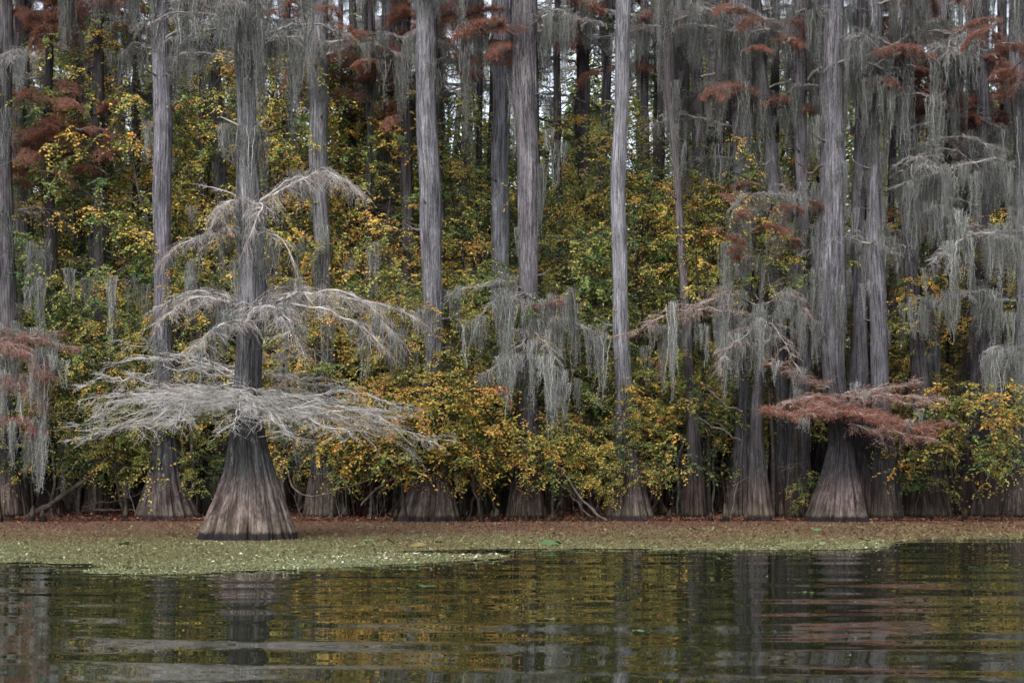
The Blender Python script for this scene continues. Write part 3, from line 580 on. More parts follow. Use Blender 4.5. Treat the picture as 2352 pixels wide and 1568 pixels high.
# ------------------------------------------------------------------ the row of cypresses along the bank
PALE = (1.35, 1.35, 1.38)
rows = [
 (2, 54.6, [(1192, 300, 462), (1150, 318, 440), (1100, 335, 420), (1000, 350, 402), (850, 354, 398), (650, 356, 396), (400, 352, 394), (200, 348, 389), (0, 346, 384)],
  'tall grey cypress, first full trunk left of the big white-twigged tree', 'the tall trunk left of the big cypress', dict(zl=(13, 19), sl=(6, 12, 18), tint=(.95, .93, 1), red=.1)),
 (3, 55.5, [(1192, 690, 812), (1150, 700, 800), (1080, 712, 790), (950, 722, 775), (700, 726, 762), (500, 718, 757), (300, 712, 754), (0, 708, 752)],
  'tall grey cypress, first full trunk right of the big white-twigged tree', 'the trunk right of the big cypress', dict(zl=(13, 19), sl=(8, 12, 18), red=.2)),
 (4, 53.8, [(1194, 902, 1062), (1160, 918, 1052), (1110, 940, 1040), (1000, 965, 1020), (850, 974, 1016), (650, 966, 1014), (400, 962, 1010), (200, 957, 1006), (0, 953, 1004)],
  'thick straight grey cypress with a smooth clean stem, left of the leaning moss-draped pair', 'the thick clean trunk', dict(zl=(15, 19), sl=(10, 14, 18), tint=(1.1, 1.1, 1.14), red=.15)),
 (5, 57.5, [(1186, 1085, 1165), (1100, 1110, 1170), (900, 1122, 1172), (600, 1130, 1170), (300, 1130, 1172), (60, 1128, 1170)],
  'grey cypress with a pale lichen patch, left trunk of the close-set pair', 'the lichen-patched trunk', dict(zl=(15, 20), sl=(6, 14, 18), tint=(.95, 1, 1.08))),
 (6, 54.4, [(1196, 1158, 1262), (1160, 1166, 1256), (1100, 1178, 1245), (980, 1190, 1240), (800, 1192, 1236), (650, 1194, 1233), (450, 1186, 1236), (200, 1178, 1236), (0, 1172, 1232)],
  'brownish cypress, right trunk of the close-set pair, low tangle of moss on its stem', 'the moss-tangled trunk', dict(zl=(15.5, 19), sl=(16, 9, 18), tint=(.95, .9, .92), limbs=8)),
 (7, 54.2, [(1196, 1383, 1507), (1170, 1392, 1498), (1130, 1401, 1487), (1080, 1408, 1478), (1020, 1412, 1468), (960, 1413, 1456), (850, 1408, 1447), (700, 1405, 1441), (500, 1405, 1438), (300, 1409, 1442), (100, 1412, 1446), (0, 1413, 1447)],
  'slender pale silver cypress trunk, bare of moss, right of the middle', 'the pale silver trunk', dict(limbs=3, zl=(19, 22), sl=(0, 8, 17), tint=(1.4, 1.4, 1.46), K=13, amp=.26)),
 (11, 55.5, [(1190, 1672, 1738), (1100, 1682, 1730), (900, 1688, 1725), (600, 1690, 1722), (400, 1684, 1722), (200, 1672, 1730), (0, 1668, 1732)],
  'cypress wrapped in thick hanging grey moss, left of the leaning mossy trunk', 'the moss-wrapped trunk', dict(foot=.4, zl=(12, 19), sl=(30, 8.5, 18), limbs=8)),
 (13, 53.4, [(1201, 1838, 2012), (1170, 1852, 2000), (1130, 1868, 1988), (1080, 1886, 1972), (1020, 1900, 1960), (960, 1904, 1954), (850, 1888, 1944), (700, 1872, 1946), (500, 1880, 1940), (250, 1882, 1938), (0, 1880, 1936)],
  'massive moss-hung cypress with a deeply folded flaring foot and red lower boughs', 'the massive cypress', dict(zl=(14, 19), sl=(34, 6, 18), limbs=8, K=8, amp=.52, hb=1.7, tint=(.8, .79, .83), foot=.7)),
 (14, 54.2, [(1188, 1990, 2078), (1120, 2000, 2064), (1000, 2004, 2050), (800, 1996, 2036), (600, 1988, 2030), (350, 1999, 2021), (0, 1992, 2022)],
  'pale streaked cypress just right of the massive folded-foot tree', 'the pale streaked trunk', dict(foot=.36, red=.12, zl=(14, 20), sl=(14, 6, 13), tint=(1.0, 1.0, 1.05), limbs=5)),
 (15, 58.5, [(1182, 2100, 2180), (1100, 2115, 2165), (900, 2125, 2160), (400, 2140, 2160), (200, 2146, 2172), (0, 2150, 2180)],
  'thin pale cypress trunk among the rust-red foliage at upper right', 'the thin pale trunk', dict(zl=(14, 20), sl=(6, 8, 18), tint=(1.2, 1.2, 1.24), limbs=5, red=.5)),
 (16, 55., [(1190, 2300, 2400), (1100, 2318, 2378), (900, 2328, 2364), (500, 2333, 2360), (200, 2325, 2358), (0, 2318, 2352)],
  'grey cypress standing at the right edge of the picture', 'the right-edge trunk', dict(zl=(13, 19), sl=(14, 7, 18), limbs=7)),
 (17, 54., [(1198, 1708, 1786), (1160, 1716, 1774), (1100, 1721, 1764), (1000, 1726, 1756), (850, 1730, 1752), (740, 1738, 1752), (660, 1744, 1750)],
  'small slim cypress with reddish grey twigs, left of the massive folded-foot tree', 'the small slim cypress', dict(limbs=0, sl=(0, 0, 0), top_y=600, K=9, amp=.18, tint=(1.05, 1, 1.02))),
 (18, 54.8, [(1180, 1562, 1626), (1100, 1572, 1616), (950, 1582, 1606), (680, 1560, 1580), (350, 1543, 1560), (0, 1516, 1548)],
  'thin brown trunk leaning left toward its mossy top, right of the pale silver trunk', 'the leaning brown trunk', dict(foot=.36, red=.12, zl=(14, 19), sl=(12, 12, 18), tint=(.8, .72, .7), limbs=6)),
 (19, 62., [(1170, 1330, 1392), (900, 1350, 1385), (430, 1370, 1390), (200, 1384, 1402), (0, 1393, 1412)],
  'thin dark trunk leaning close behind the pale silver trunk on its left', 'the thin dark leaning trunk', dict(zl=(16, 22), sl=(2, 10, 18), tint=(.75, .7, .72), limbs=4)),
 (20, 62., [(1170, 1540, 1610), (400, 1552, 1582), (0, 1543, 1578)],
  'dark trunk behind the leaning brown trunk', 'the dark trunk right of the middle', dict(zl=(14, 22), sl=(5, 12, 20), tint=(.38, .37, .38), limbs=6)),
 (21, 55.6, [(1184, 1780, 1850), (1000, 1775, 1820), (700, 1782, 1810), (480, 1762, 1792), (300, 1748, 1778), (100, 1728, 1756)],
  'mossy cypress leaning left, just right of the thickly moss-wrapped trunk', 'the leaning mossy trunk', dict(foot=.36, red=.12, zl=(14, 19), sl=(18, 7, 17), tint=(.7, .7, .72))),
 (22, 60., [(1176, 840, 930), (900, 860, 915), (300, 876, 908), (0, 874, 906)],
  'mossy grey trunk half hidden by leaves, left of the thick clean trunk', 'the half hidden trunk', dict(zl=(12, 21), sl=(12, 12, 20), tint=(.9, .88, .9), red=.4, limbs=7)),
 (23, 60., [(1176, 195, 275), (900, 205, 262), (300, 206, 254), (0, 212, 250)],
  'grey trunk behind the leaves with a long moss rope beside it, upper left', 'the trunk behind the moss rope', dict(zl=(12, 21), sl=(10, 12, 20), tint=(.75, .72, .76), limbs=8, red=.3)),
 (24, 55.5, [(1190, -40, 72), (1100, -20, 52), (800, -8, 36), (400, -5, 30), (0, -5, 28)],
  'dark mossy cypress cut by the left edge of the picture', 'the left-edge trunk', dict(zl=(10, 19), sl=(24, 6, 18), tint=(.6, .57, .58), limbs=8)),
 (25, 59., [(1180, 20, 90), (800, 26, 74), (370, 30, 66), (0, 34, 70)],
  'dark trunk beside the left-edge cypress, crossed by rust-red foliage', 'the dark trunk at far left', dict(zl=(12, 20), sl=(12, 10, 20), tint=(.5, .45, .45), limbs=8, red=.5)),
 (26, 54.7, [(1188, 2078, 2190), (1100, 2095, 2172), (950, 2108, 2150), (700, 2075, 2110), (300, 2062, 2085), (0, 2060, 2085)],
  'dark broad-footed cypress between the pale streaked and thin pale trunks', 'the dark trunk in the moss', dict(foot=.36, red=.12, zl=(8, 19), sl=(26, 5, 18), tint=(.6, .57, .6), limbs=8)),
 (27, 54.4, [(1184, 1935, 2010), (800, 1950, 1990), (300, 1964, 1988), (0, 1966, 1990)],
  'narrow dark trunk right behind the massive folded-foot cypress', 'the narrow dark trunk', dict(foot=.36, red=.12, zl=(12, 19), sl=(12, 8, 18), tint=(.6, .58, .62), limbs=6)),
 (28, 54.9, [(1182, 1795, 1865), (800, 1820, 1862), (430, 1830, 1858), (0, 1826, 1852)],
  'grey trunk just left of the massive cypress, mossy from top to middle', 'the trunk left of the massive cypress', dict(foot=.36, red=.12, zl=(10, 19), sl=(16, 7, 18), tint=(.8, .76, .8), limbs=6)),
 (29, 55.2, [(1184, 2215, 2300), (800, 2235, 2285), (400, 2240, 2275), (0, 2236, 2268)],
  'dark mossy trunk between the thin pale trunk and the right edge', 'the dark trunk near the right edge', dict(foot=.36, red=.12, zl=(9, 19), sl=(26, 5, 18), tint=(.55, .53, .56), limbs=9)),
 (30, 57., [(1184, 462, 545), (1000, 480, 530), (500, 495, 520), (0, 480, 505)],
  'dark thin trunk almost hidden behind the big tree on its left', 'the trunk hidden by the big cypress', dict(zl=(10, 19), sl=(6, 10, 18), tint=(.5, .5, .5), limbs=6, red=.2)),
 (31, 59., [(1178, 790, 850), (700, 815, 845), (100, 833, 856)],
  'thin dark trunk hung with rust-red foliage near the top', 'the thin dark trunk with rust foliage', dict(zl=(12, 20), sl=(3, 14, 20), tint=(.35, .3, .3), limbs=8, red=.8)),
]
TREES = {}
for seed, d, prof, label, short, kw in rows:
    TREES[seed] = cypress(seed, d, prof, label, short=short, group='cypress trees along the bank', **kw)
# the small slim cypress: one wide reddish grey tier with moss below
T = TREES[17]; c = 1747
boughs(T[0], T[1], [
    ([(c, 700, 0), (1680, 668, -.4), (1600, 690, -.7), (1500, 745, -.9)], 20, .95, 8, .42, .04, .5, 5),
    ([(c, 720, 0), (1670, 722, -1.), (1560, 728, -1.6), (1455, 760, -1.8)], 20, .9, 8, .42, .04, .4, 6),
    ([(c, 700, 0), (1800, 680, -.4), (1840, 700, -.7), (1880, 760, -.8)], 16, .9, 8, .42, .035, .5, 4),
    ([(c, 690, 0), (1790, 640, .5), (1840, 650, .9), (1870, 690, 1.)], 14, .8, 7, .4, .03, .4, 4),
    ([(c, 690, 0), (1700, 650, 1.), (1640, 660, 1.7), (1560, 700, 2.)], 16, .9, 7, .4, .035, .5, 4),
    ([(c, 740, 0), (1760, 745, -1.2), (1800, 790, -2.), (1830, 850, -2.3)], 12, .8, 7, .4, .03, .6, 2),
    ([(c, 740, 0), (1720, 760, -1.2), (1660, 800, -2.), (1640, 850, -2.3)], 12, .8, 7, .4, .03, .6, 3),
    ([(c, 640, 0), (1720, 600, -.3), (1690, 540, -.4), (1690, 470, -.3)], 14, .8, 7, .35, .025, .5, 4),
    ([(c, 640, 0), (1780, 560, -.2), (1800, 480, -.3), (1790, 450, -.4)], 12, .7, 7, .35, .025, .5, 3)], 900, (.85, .78, .76), (.55, .9, .5), 6)
# red lower boughs of the massive tree
T = TREES[13]; c = 1925
boughs(T[0], T[1], [
    ([(c, 960, 0), (1880, 935, -.9), (1810, 938, -1.6), (1738, 932, -1.9)], 18, .8, 8, .36, .04, .2, 26),
    ([(c, 965, 0), (1960, 940, -1.1), (2050, 955, -1.9), (2130, 975, -2.2)], 20, .8, 8, .36, .045, .2, 30),
    ([(c, 960, 0), (1990, 945, -.4), (2090, 965, -.7), (2190, 960, -.8)], 20, .8, 8, .36, .045, .2, 22),
    ([(c, 960, 0), (1900, 940, -1.5), (1880, 945, -2.3), (1840, 965, -3.)], 14, .7, 8, .36, .035, .2, 28),
    ([(c, 960, 0), (1950, 940, -1.7), (1990, 950, -2.5), (2020, 975, -3.1)], 14, .7, 8, .36, .035, .2, 28),
    ([(c, 975, 0), (1990, 990, -1.4), (2070, 1000, -2.), (2150, 1010, -2.3)], 14, .8, 7, .4, .03, .5, 12),
    ([(c, 940, 0), (1980, 915, -1.), (2070, 910, -1.7), (2170, 925, -2.)], 16, .9, 7, .4, .03, .5, 14),
    ([(c, 940, 0), (1890, 915, -1.), (1840, 905, -1.6), (1790, 915, -1.9)], 14, .8, 7, .4, .03, .5, 14),
    ([(c, 900, 0), (1880, 880, -.8), (1830, 858, -1.3), (1770, 838, -1.5)], 16, .7, 7, .38, .035, .2, 8),
    ([(c, 905, 0), (1980, 905, -.8), (2040, 885, -1.2), (2110, 862, -1.4)], 16, .8, 7, .38, .035, .2, 6),
    ([(c, 900, 0), (2000, 895, .4), (2100, 905, .8), (2180, 880, 1.)], 16, .8, 7, .38, .035, .3, 6)], 930, (1, .95, .93), (.5, 1.15, .5), 1, MOSS_S)
# grey tangle low on the right trunk of the pair
T = TREES[6]; c = 1213
boughs(T[0], T[1], [
    ([(c, 670, 0), (1150, 655, -.5), (1080, 675, -.8), (1030, 690, -1.)], 12, .7, 6, .4, .03, .6, 1),
    ([(c, 670, 0), (1190, 680, -1.), (1130, 700, -1.6), (1090, 780, -1.9)], 10, .7, 6, .45, .028, .8, 0),
    ([(c, 750, 0), (1200, 770, -1.1), (1150, 820, -1.9), (1100, 870, -2.2)], 14, .8, 8, .5, .03, 1., 0),
    ([(c, 740, 0), (1260, 725, -.7), (1310, 745, -1.1), (1370, 780, -1.2)], 14, .8, 7, .5, .03, .9, 1),
    ([(c, 690, 0), (1240, 700, -.8), (1280, 690, -1.1), (1295, 700, -1.2)], 9, .5, 7, .35, .025, .4, 16),
    ([(c, 760, 0), (1230, 770, -1.3), (1260, 820, -2.), (1280, 900, -2.2)], 12, .8, 7, .5, .03, 1., 0)], 960, (.75, .74, .74), (.5, 1, .5), 7)
# rust-red clumps on the high boughs
def rust(tree, spots, seed):
    root = TREES[tree][0]; rr = rs(seed); d0 = root.location.y
    for x, y, dd, s in spots:
        q = W(x, y, d0+dd-1.6)-np.array([root.location.x, d0, 0])
        for j in range(3 if tree in (4, 3, 22) else 6):
            me, fo, p = HIGHR[rr.randint(4)]
            b = link('branch', me, root, (q[0]+rr.normal(0, .8), q[1]+rr.normal(0, .6), q[2]+rr.normal(0, .65)), (rr.normal(0, .25), rr.normal(0, .25), rr.uniform(0, 6.28)), s*rr.uniform(.6, .95), (.4, .36, .36))
            link('foliage', fo, b, color=(rr.uniform(.35, .75), rr.uniform(.8, 1.2), .5))
rust(25, [(95, 290, -.8, .8), (150, 330, -1., .7), (60, 340, -.6, .7), (180, 20, -1, .8), (120, 250, -1., .8), (170, 290, -.5, .7), (30, 440, -.9, .5), (140, 30, -.8, .8), (90, 60, -.5, .7)], 61)
rust(31, [(840, 130, -.5, .8), (800, 160, -.6, .8), (860, 60, -.5, .8), (830, 215, -.3, .6)], 62)
rust(4, [(1050, 160, 2., .7), (1080, 100, 2., .7), (1035, 60, 2., .7)], 63)
rust(19, [(1320, 60, -1., .8), (1290, 40, -1., .7)], 64)
rust(15, [(2100, 140, -.8, .9), (2105, 230, -.8, .8), (2180, 170, -.9, .9), (2230, 210, -.9, .9), (2270, 250, -1., .8), (2150, 270, .5, .8), (2210, 120, .5, .8), (2100, 60, .5, .7), (2290, 290, -.6, .6)], 65)
rust(3, [(770, 150, -1., .6), (690, 40, -1, .6)], 68)
rust(22, [(930, 100, -1., .7), (900, 60, -1, .7)], 69)
rust(29, [(2290, 60, -.6, .8), (2260, 150, -.8, .8)], 66)
rust(11, [(1710, 510, -1.2, .45), (1700, 455, -1.2, .4), (1725, 30, -1., .6)], 67)
# reddish small cypress cut by the left edge
rt, cf_, rf_, r_ = cypress(32, 52.5, [(1203, -60, 10), (1150, -52, 2), (1000, -42, -8), (850, -36, -14), (750, -32, -18)], 'small cypress with dull red needles leaning in from the left edge', group='cypress trees along the bank', limbs=0, sl=(0, 0, 0), top_y=690, K=9, short='the small red cypress', foot=.6)
c = -25
boughs(rt, cf_, [
    ([(c, 800, 0), (20, 770, -.5), (90, 775, -.9), (165, 800, -1.)], 18, .8, 8, .4, .04, .5, 14),
    ([(c, 810, 0), (30, 790, -1.2), (70, 810, -1.8), (110, 860, -2.)], 18, .9, 8, .45, .035, .8, 18),
    ([(c, 880, 0), (20, 870, -.8), (60, 880, -1.3), (100, 930, -1.5)], 16, .8, 8, .45, .035, .8, 16),
    ([(c, 980, 0), (10, 965, -.8), (50, 970, -1.2), (95, 1000, -1.4)], 14, .6, 8, .36, .03, .5, 28),
    ([(c, 760, 0), (10, 760, 1.), (60, 770, 1.8), (130, 770, 2.)], 14, .8, 8, .4, .035, .5, 14)], 980, (.8, .75, .74), (.55, 1.1, .5), 5)
# moss-laden boughs reaching in from the right
T = TREES[16]
boughs(T[0], T[1], [
    ([(2340, 390, 0), (2280, 385, -1.), (2200, 400, -1.5), (2100, 455, -1.7)], 12, .8, 6, .45, .07, .5, 0),
    ([(2340, 560, 0), (2270, 540, -1.2), (2190, 500, -2.), (2130, 470, -2.3)], 14, .9, 7, .45, .05, .4, 0),
    ([(2340, 545, 0), (2320, 530, -1.5), (2250, 545, -2.8), (2190, 590, -3.2)], 16, 1., 7, .45, .05, .4, 0),
    ([(2340, 700, 0), (2290, 690, -1.), (2220, 680, -1.5), (2130, 720, -1.8)], 12, .9, 7, .45, .04, .5, 1),
    ([(2340, 820, 0), (2320, 810, -1.), (2290, 800, -1.5), (2260, 820, -1.7)], 10, .8, 6, .45, .035, .5, 0)], 1010, (.85, .84, .84), (.5, .9, .5), 13, MOSS_M+MOSS_L)
T = TREES[15]
boughs(T[0], T[1], [
    ([(2150, 450, 0), (2200, 440, -1.), (2270, 420, -1.8), (2330, 375, -2.)], 12, .8, 6, .45, .07, .5, 0),
    ([(2150, 520, 0), (2110, 520, -1.2), (2060, 540, -2.), (2000, 600, -2.3)], 12, .9, 6, .45, .05, .5, 0),
    ([(2140, 650, 0), (2080, 640, -1.2), (2020, 640, -2.), (1960, 690, -2.3)], 14, .9, 6, .45, .05, .6, 1)], 1030, (.75, .74, .74), (.5, 1, .5), 10, MOSS_M+MOSS_L)

# ------------------------------------------------------------------ cypress trunks deeper in the woods (shared meshes)
PRO = []
for i in range(6):
    r = rs(500+i); b = r.uniform(.45, .75)
    zs = [0, .6, 1.4, 2.6, 6, 14, 24]; rd = [b, b*.75, b*.52, b*.38, b*.32, b*.26, b*.18]
    PRO.append(trunk_mesh(500+i, zs, np.array([0, 0, .02, .05, .1, .1, .1])*r.normal(0, 2), rd, 11, .25, 1.0, 56))
def neighbours(xp):
    c = [n_ for n_ in NAMED if n_[3]]
    b = min(c, key=lambda n_: abs(n_[0]-xp))
    return ('' if abs(xp-b[0]) < 45 else 'well ')+('left of ' if xp < b[0] else 'right of ')+b[2]
def deep_trees():
    r = rs(41)
    pts = []
    for k in range(90):
        d = r.uniform(61, 92); xp = r.uniform(-150, 2500)
        if any(abs(xp-a) < 26 and abs(d-b) < 10 for a, b in pts): continue
        # keep the bright gaps of the photograph open
        if any(abs(xp-gx) < gw for gx, gw in ((300, 45), (1275, 42), (685, 25), (1465, 25), (2085, 30))): continue
        pts.append((xp, d))
    for xp, d in pts:
        x = xof(xp, d); depth = 'in second rank' if d < 72 else 'far back'
        root = empty('cypress_tree', (x, d, .3), 'slim mossy trunk %s, %s' % (depth, neighbours(xp)), 'tree', 'cypress trees deep in the woods', rz=r.uniform(0, 6.28))
        s = r.uniform(.7, 1.15); t = r.uniform(.45, 1.0)
        link('trunk', PRO[r.randint(6)], root, sc=(s, s, 1.15), color=(t, t*.96, t))
        for k in range(5):
            z = r.uniform(17 if xp < 1560 else 10, 27); az = r.uniform(0, 6.28)
            high_limb(root, (0, 0, z), az, r, r.uniform(.9, 1.5), 3, red=r.rand() < .4, shade=.9)
        sleeve(root, r, 9, 22, lambda z: .2*s, lambda z: 0, 5, MOSS_L, .9, False)
deep_trees()
def dark_feet():
    """broad dark-footed cypresses in the first ranks behind the bank"""
    r = rs(43)
    for k, xp in enumerate([120, 170, 235, 320, 400, 455, 560, 640, 720, 790, 860, 945, 1010, 1100, 1150, 1235, 1290, 1340, 1480, 1520, 1610, 1660, 1700, 1800, 1870, 1990, 2050, 2110, 2170, 2230, 2280]):
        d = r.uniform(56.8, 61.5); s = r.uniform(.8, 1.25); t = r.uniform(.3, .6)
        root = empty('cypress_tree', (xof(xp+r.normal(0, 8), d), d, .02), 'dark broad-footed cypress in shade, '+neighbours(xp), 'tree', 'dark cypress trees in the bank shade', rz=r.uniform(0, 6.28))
        link('trunk', PRO[r.randint(6)], root, sc=(s, s, r.uniform(.7, 1.1)), color=(t*1.1, t, t, 1.1))  # dark tint paints the shade behind the bank into these trunks
        for j in range(2): high_limb(root, (0, 0, r.uniform(15, 20)), r.uniform(0, 6.28), r, r.uniform(.7, 1.2), 4, red=r.rand() < .35, shade=.85)
        for j in range(3): moss(root, (r.normal(0, .4), -.35, r.uniform(3, 10)), MOSS_L+MOSS_M, r, .9, .8)
dark_feet()

# ------------------------------------------------------------------ leafy understory
def understory_mesh(seed, H, z0, wide, nb, leaf=.12, per=10, dens=.9):
    r = rs(seed); g = Geo(); gl = Geo()
    n = 14; st = curve([(0, 0, -.1), (r.normal(0, .25), r.normal(0, .25), H*.35), (r.normal(0, .5), r.normal(0, .4), H*.7), (r.normal(0, .8), r.normal(0, .5), H)], n)
    st += wob(r, n, .3); tube(g, st, np.linspace(.035+H*.005, .012, n), 6)
    P0 = []; D0 = []; C0 = []
    for b in range(nb):
        t = z0/H+(1-z0/H)*(b+r.rand())/nb; i = t*(n-1); i0 = min(n-2, int(i)); p0 = st[i0]+(st[i0+1]-st[i0])*(i-i0)
        az = r.uniform(0, 6.28); ln = wide*r.uniform(.5, 1.1)*(1.0-.35*max(0, t-.6)*2)
        dr = np.array([math.cos(az), math.sin(az), r.uniform(.1, .7)]); m = 9; u = np.linspace(0, 1, m)[:, None]
        p = p0+dr*ln*u+np.array([0, 0, -1])*.45*ln*u**2+wob(r, m, .16*ln)
        tube(g, p, np.linspace(.022, .006, m), 4)
        T = nrm(np.gradient(p, axis=0)); cb = r.normal(0, .13)
        for s in range(int(13*dens)):
            j = r.randint(2, m); d1 = nrm(T[j]+r.normal(0, .75, 3)*np.array([1, 1, .55])); l_ = r.uniform(.3, .85)
            mm = 5; u2 = np.linspace(0, 1, mm)[:, None]; q = p[j]+d1*l_*u2+np.array([0, 0, -.3])*l_*u2**2+wob(r, mm, .1*l_)
            tube(g, q, np.linspace(.007, .004, mm), 3)
            cs = cb+r.normal(0, .07)
            kk = per; tt = (np.arange(kk)+r.rand(kk))/kk; idx = tt*(mm-1); ii = np.minimum(mm-2, idx.astype(int))
            pos = q[ii]+(q[ii+1]-q[ii])*(idx-ii)[:, None]
            h = nrm(np.cross(d1, [0, 0, 1.])+1e-6)*np.where(np.arange(kk) % 2, 1, -1)[:, None]
            P0.append(pos); D0.append(d1*.55+h+np.array([0, 0, -.35])+r.normal(0, .35, (kk, 3))); C0.append(np.full(kk, cs))
    pos = np.concatenate(P0); dr = np.concatenate(D0); cs = np.concatenate(C0); N = len(pos)
    leaves(gl, pos, dr, np.array([0, -.25, .6])+r.normal(0, .7, (N, 3)), leaf*r.uniform(.6, 1.15, N), leaf*.56*r.uniform(.8, 1.1, N), np.clip(.5+cs+r.normal(0, .11, N), 0, 1), r.rand(N))
    return g.mesh('stem', M_brown), gl.mesh('foliage', M_leaf, False), N
U_T = [understory_mesh(600+i, 14.5, 2.4, 3.2, 74) for i in range(5)]     # tall
U_M = [understory_mesh(610+i, 9.0, 1.8, 2.7, 48) for i in range(4)]      # middle
U_X = [understory_mesh(640+i, 14.0, 8.6, 2.2, 26, .12, 9, .8) for i in range(3)]  # leaves only high up
U_H = [understory_mesh(630+i, 9.5, 4.4, 2.4, 38) for i in range(3)]   # bare below
U_S = [understory_mesh(620+i, 4.6+.5*(i % 3), [1.9, 1.2, 1.6][i % 3], 2.3, 21, .15, 8, .8) for i in range(6)]  # overhanging shrub
HUE = [(.36, 'green'), (.47, 'olive'), (.56, 'yellow-green'), (.66, 'yellow'), (2, 'orange')]
def place_under(xp, d, kind, shift, r, z=0., sc=1., light=1., tilt=0):
    protos = {'t': U_T, 'm': U_M, 's': U_S, 'h': U_H, 'x': U_X}[kind]; st, fo, _ = protos[r.randint(len(protos))]
    hue = next(nm for lim, nm in HUE if shift+.02 < lim)
    nm, cat = ('understory_tree', 'small tree') if kind != 's' else ('shrub', 'shrub')
    size = {'t': 'tall tree', 'm': 'bushy tree', 'h': 'bare-stemmed tree', 'x': 'slender high-crowned tree', 's': 'low shrub'}[kind]
    rank = 'near' if d < 57.5 else ('behind' if d < 64 else 'far')
    root = empty(nm, (xof(xp, d), d, z), '%s with %s leaves, %s, %s' % (size, hue, rank, neighbours(xp)), cat, 'leafy small trees behind the bank' if kind != 's' else 'shrubs along the bank', rz=r.uniform(0, 6.28))
    s = sc*r.uniform(.9, 1.1)
    so_ = link('stem', st, root, sc=s)
    so_.color = (.16, .15, .14, 1) if kind in 'sx' else (.45, .44, .42, 1); link('foliage', fo, root, sc=s, color=(shift, light, .5))
def understory():
    r = rs(52)
    # (x, distance, kind, colour shift, scale)
    tall = [(1455, 57.8, .5, .85), (1520, 60, .48, .9), (1600, 57.6, .5, .75), (1660, 60, .5, .85), (1790, 58.8, .5, .8), (1850, 61, .48, .8), (1235, 59.5, .45, .9), (1950, 60.5, .55, .6), (2050, 60, .58, .6), (2200, 59.5, .58, .6), (2310, 59.5, .55, .62), (250, 57.8, .52, 1.), (380, 57.6, .5, 1.), (500, 57.5, .53, 1.), (690, 57.2, .56, .95), (770, 60, .52, 1.), (860, 59.5, .5, 1.), (160, 58, .5, .85), (1090, 59, .47, .95), (1330, 60, .5, .85), (1260, 58, .5, .75), (1560, 58.5, .48, .85), (1620, 58, .46, .75), (600, 60, .5, 1.), (110, 60, .50, .85), (300, 59, .52, .88), (440, 58.5, .54, .92), (640, 58, .55, .95), (800, 58.5, .55, .9), (905, 57.5, .57, .85), (660, 62, .46, 1.), (470, 63, .45, 1.0), (1065, 58, .50, .8), (1120, 61, .42, .85), (1290, 59, .50, .72), (1350, 62, .52, .8), (1480, 59, .46, .85), (1600, 60, .50, .8), (1640, 63, .42, 1.), (1790, 61, .50, .85), (1830, 64, .40, .95), (30, 62, .42, .8), (190, 63, .45, .85), (850, 63, .45, .95), (1010, 64, .42, .95), (1230, 65, .45, .8), (1450, 66, .40, 1.), (560, 66, .45, 1.05), (360, 66, .45, .95), (2080, 62, .52, .68), (2260, 61, .53, .66), (1970, 63, .50, .66), (2400, 62, .48, .7), (740, 67, .5, 1.05)]
    for x, d, c, s in tall: place_under(x, d, 't', c+r.normal(-.06, .06), r, .2, s*(1.12 if x < 1000 else 1.03), r.uniform(1.05, 1.55))
    for x, d, c, s in [(1775, 54.2, .5, .85), (1835, 54.4, .46, .8), (1965, 55.4, .54, .8), (2060, 56, .58, .8), (2200, 55.8, .6, .78), (2290, 56.2, .56, .8), (1630, 55.5, .48, .95), (1590, 55, .5, .8), (2010, 56, .52, .62), (2130, 53.6, .5, .55), (1520, 56.8, .5, .9)]: place_under(x, d, 'x', c+r.normal(0, .03), r, .05, s, r.uniform(1.1, 1.5))
    mid = [(1640, 56, .48, .6), (1800, 57, .48, .6), (1850, 55.5, .5, .5), (1990, 57, .58, .55), (2070, 56, .58, .55), (2160, 57, .58, .55), (2250, 56.5, .56, .55), (215, 55.6, .5, .85), (290, 55.2, .5, .8), (440, 55, .52, .8), (655, 55, .55, .8), (760, 54.6, .55, .8), (850, 54.4, .57, .85), (925, 54.2, .58, .8), (1060, 54.6, .57, .75), (1110, 55.2, .53, .8), (1270, 55, .5, .8), (1340, 55, .5, .75), (1480, 55, .5, .6), (1560, 55.4, .5, .55), (40, 56, .44, .7), (120, 55.8, .5, .75), (60, 57, .50, 1.), (180, 57.2, .47, 1.05), (270, 58, .50, 1.1), (430, 57, .50, 1.), (520, 58, .52, .95), (650, 57, .58, 1.), (800, 56.8, .60, 1.05), (880, 57, .62, 1.), (1070, 56.5, .55, 1.), (1110, 57, .50, .9), (1290, 57, .47, 1.), (1340, 56.6, .50, .95), (1490, 57.5, .50, .85), (1570, 57, .49, .8), (1640, 59, .46, .9), (100, 61, .38, 1.1), (330, 61, .38, 1.0), (700, 61, .45, 1.1), (930, 60.5, .45, 1.1), (1250, 61, .38, 1.1), (1400, 61, .42, 1.), (1800, 60, .42, .8), (2010, 60, .45, .75), (2330, 59, .40, .7), (2150, 61, .42, .8), (1540, 62, .38, 1.)]
    for k, (x, d, c, s) in enumerate(mid): place_under(x, d, 'h' if x > 1410 or k % 4 == 1 else 'm', c+r.normal(-.07, .06), r, .05, s, r.uniform(.95, 1.45))
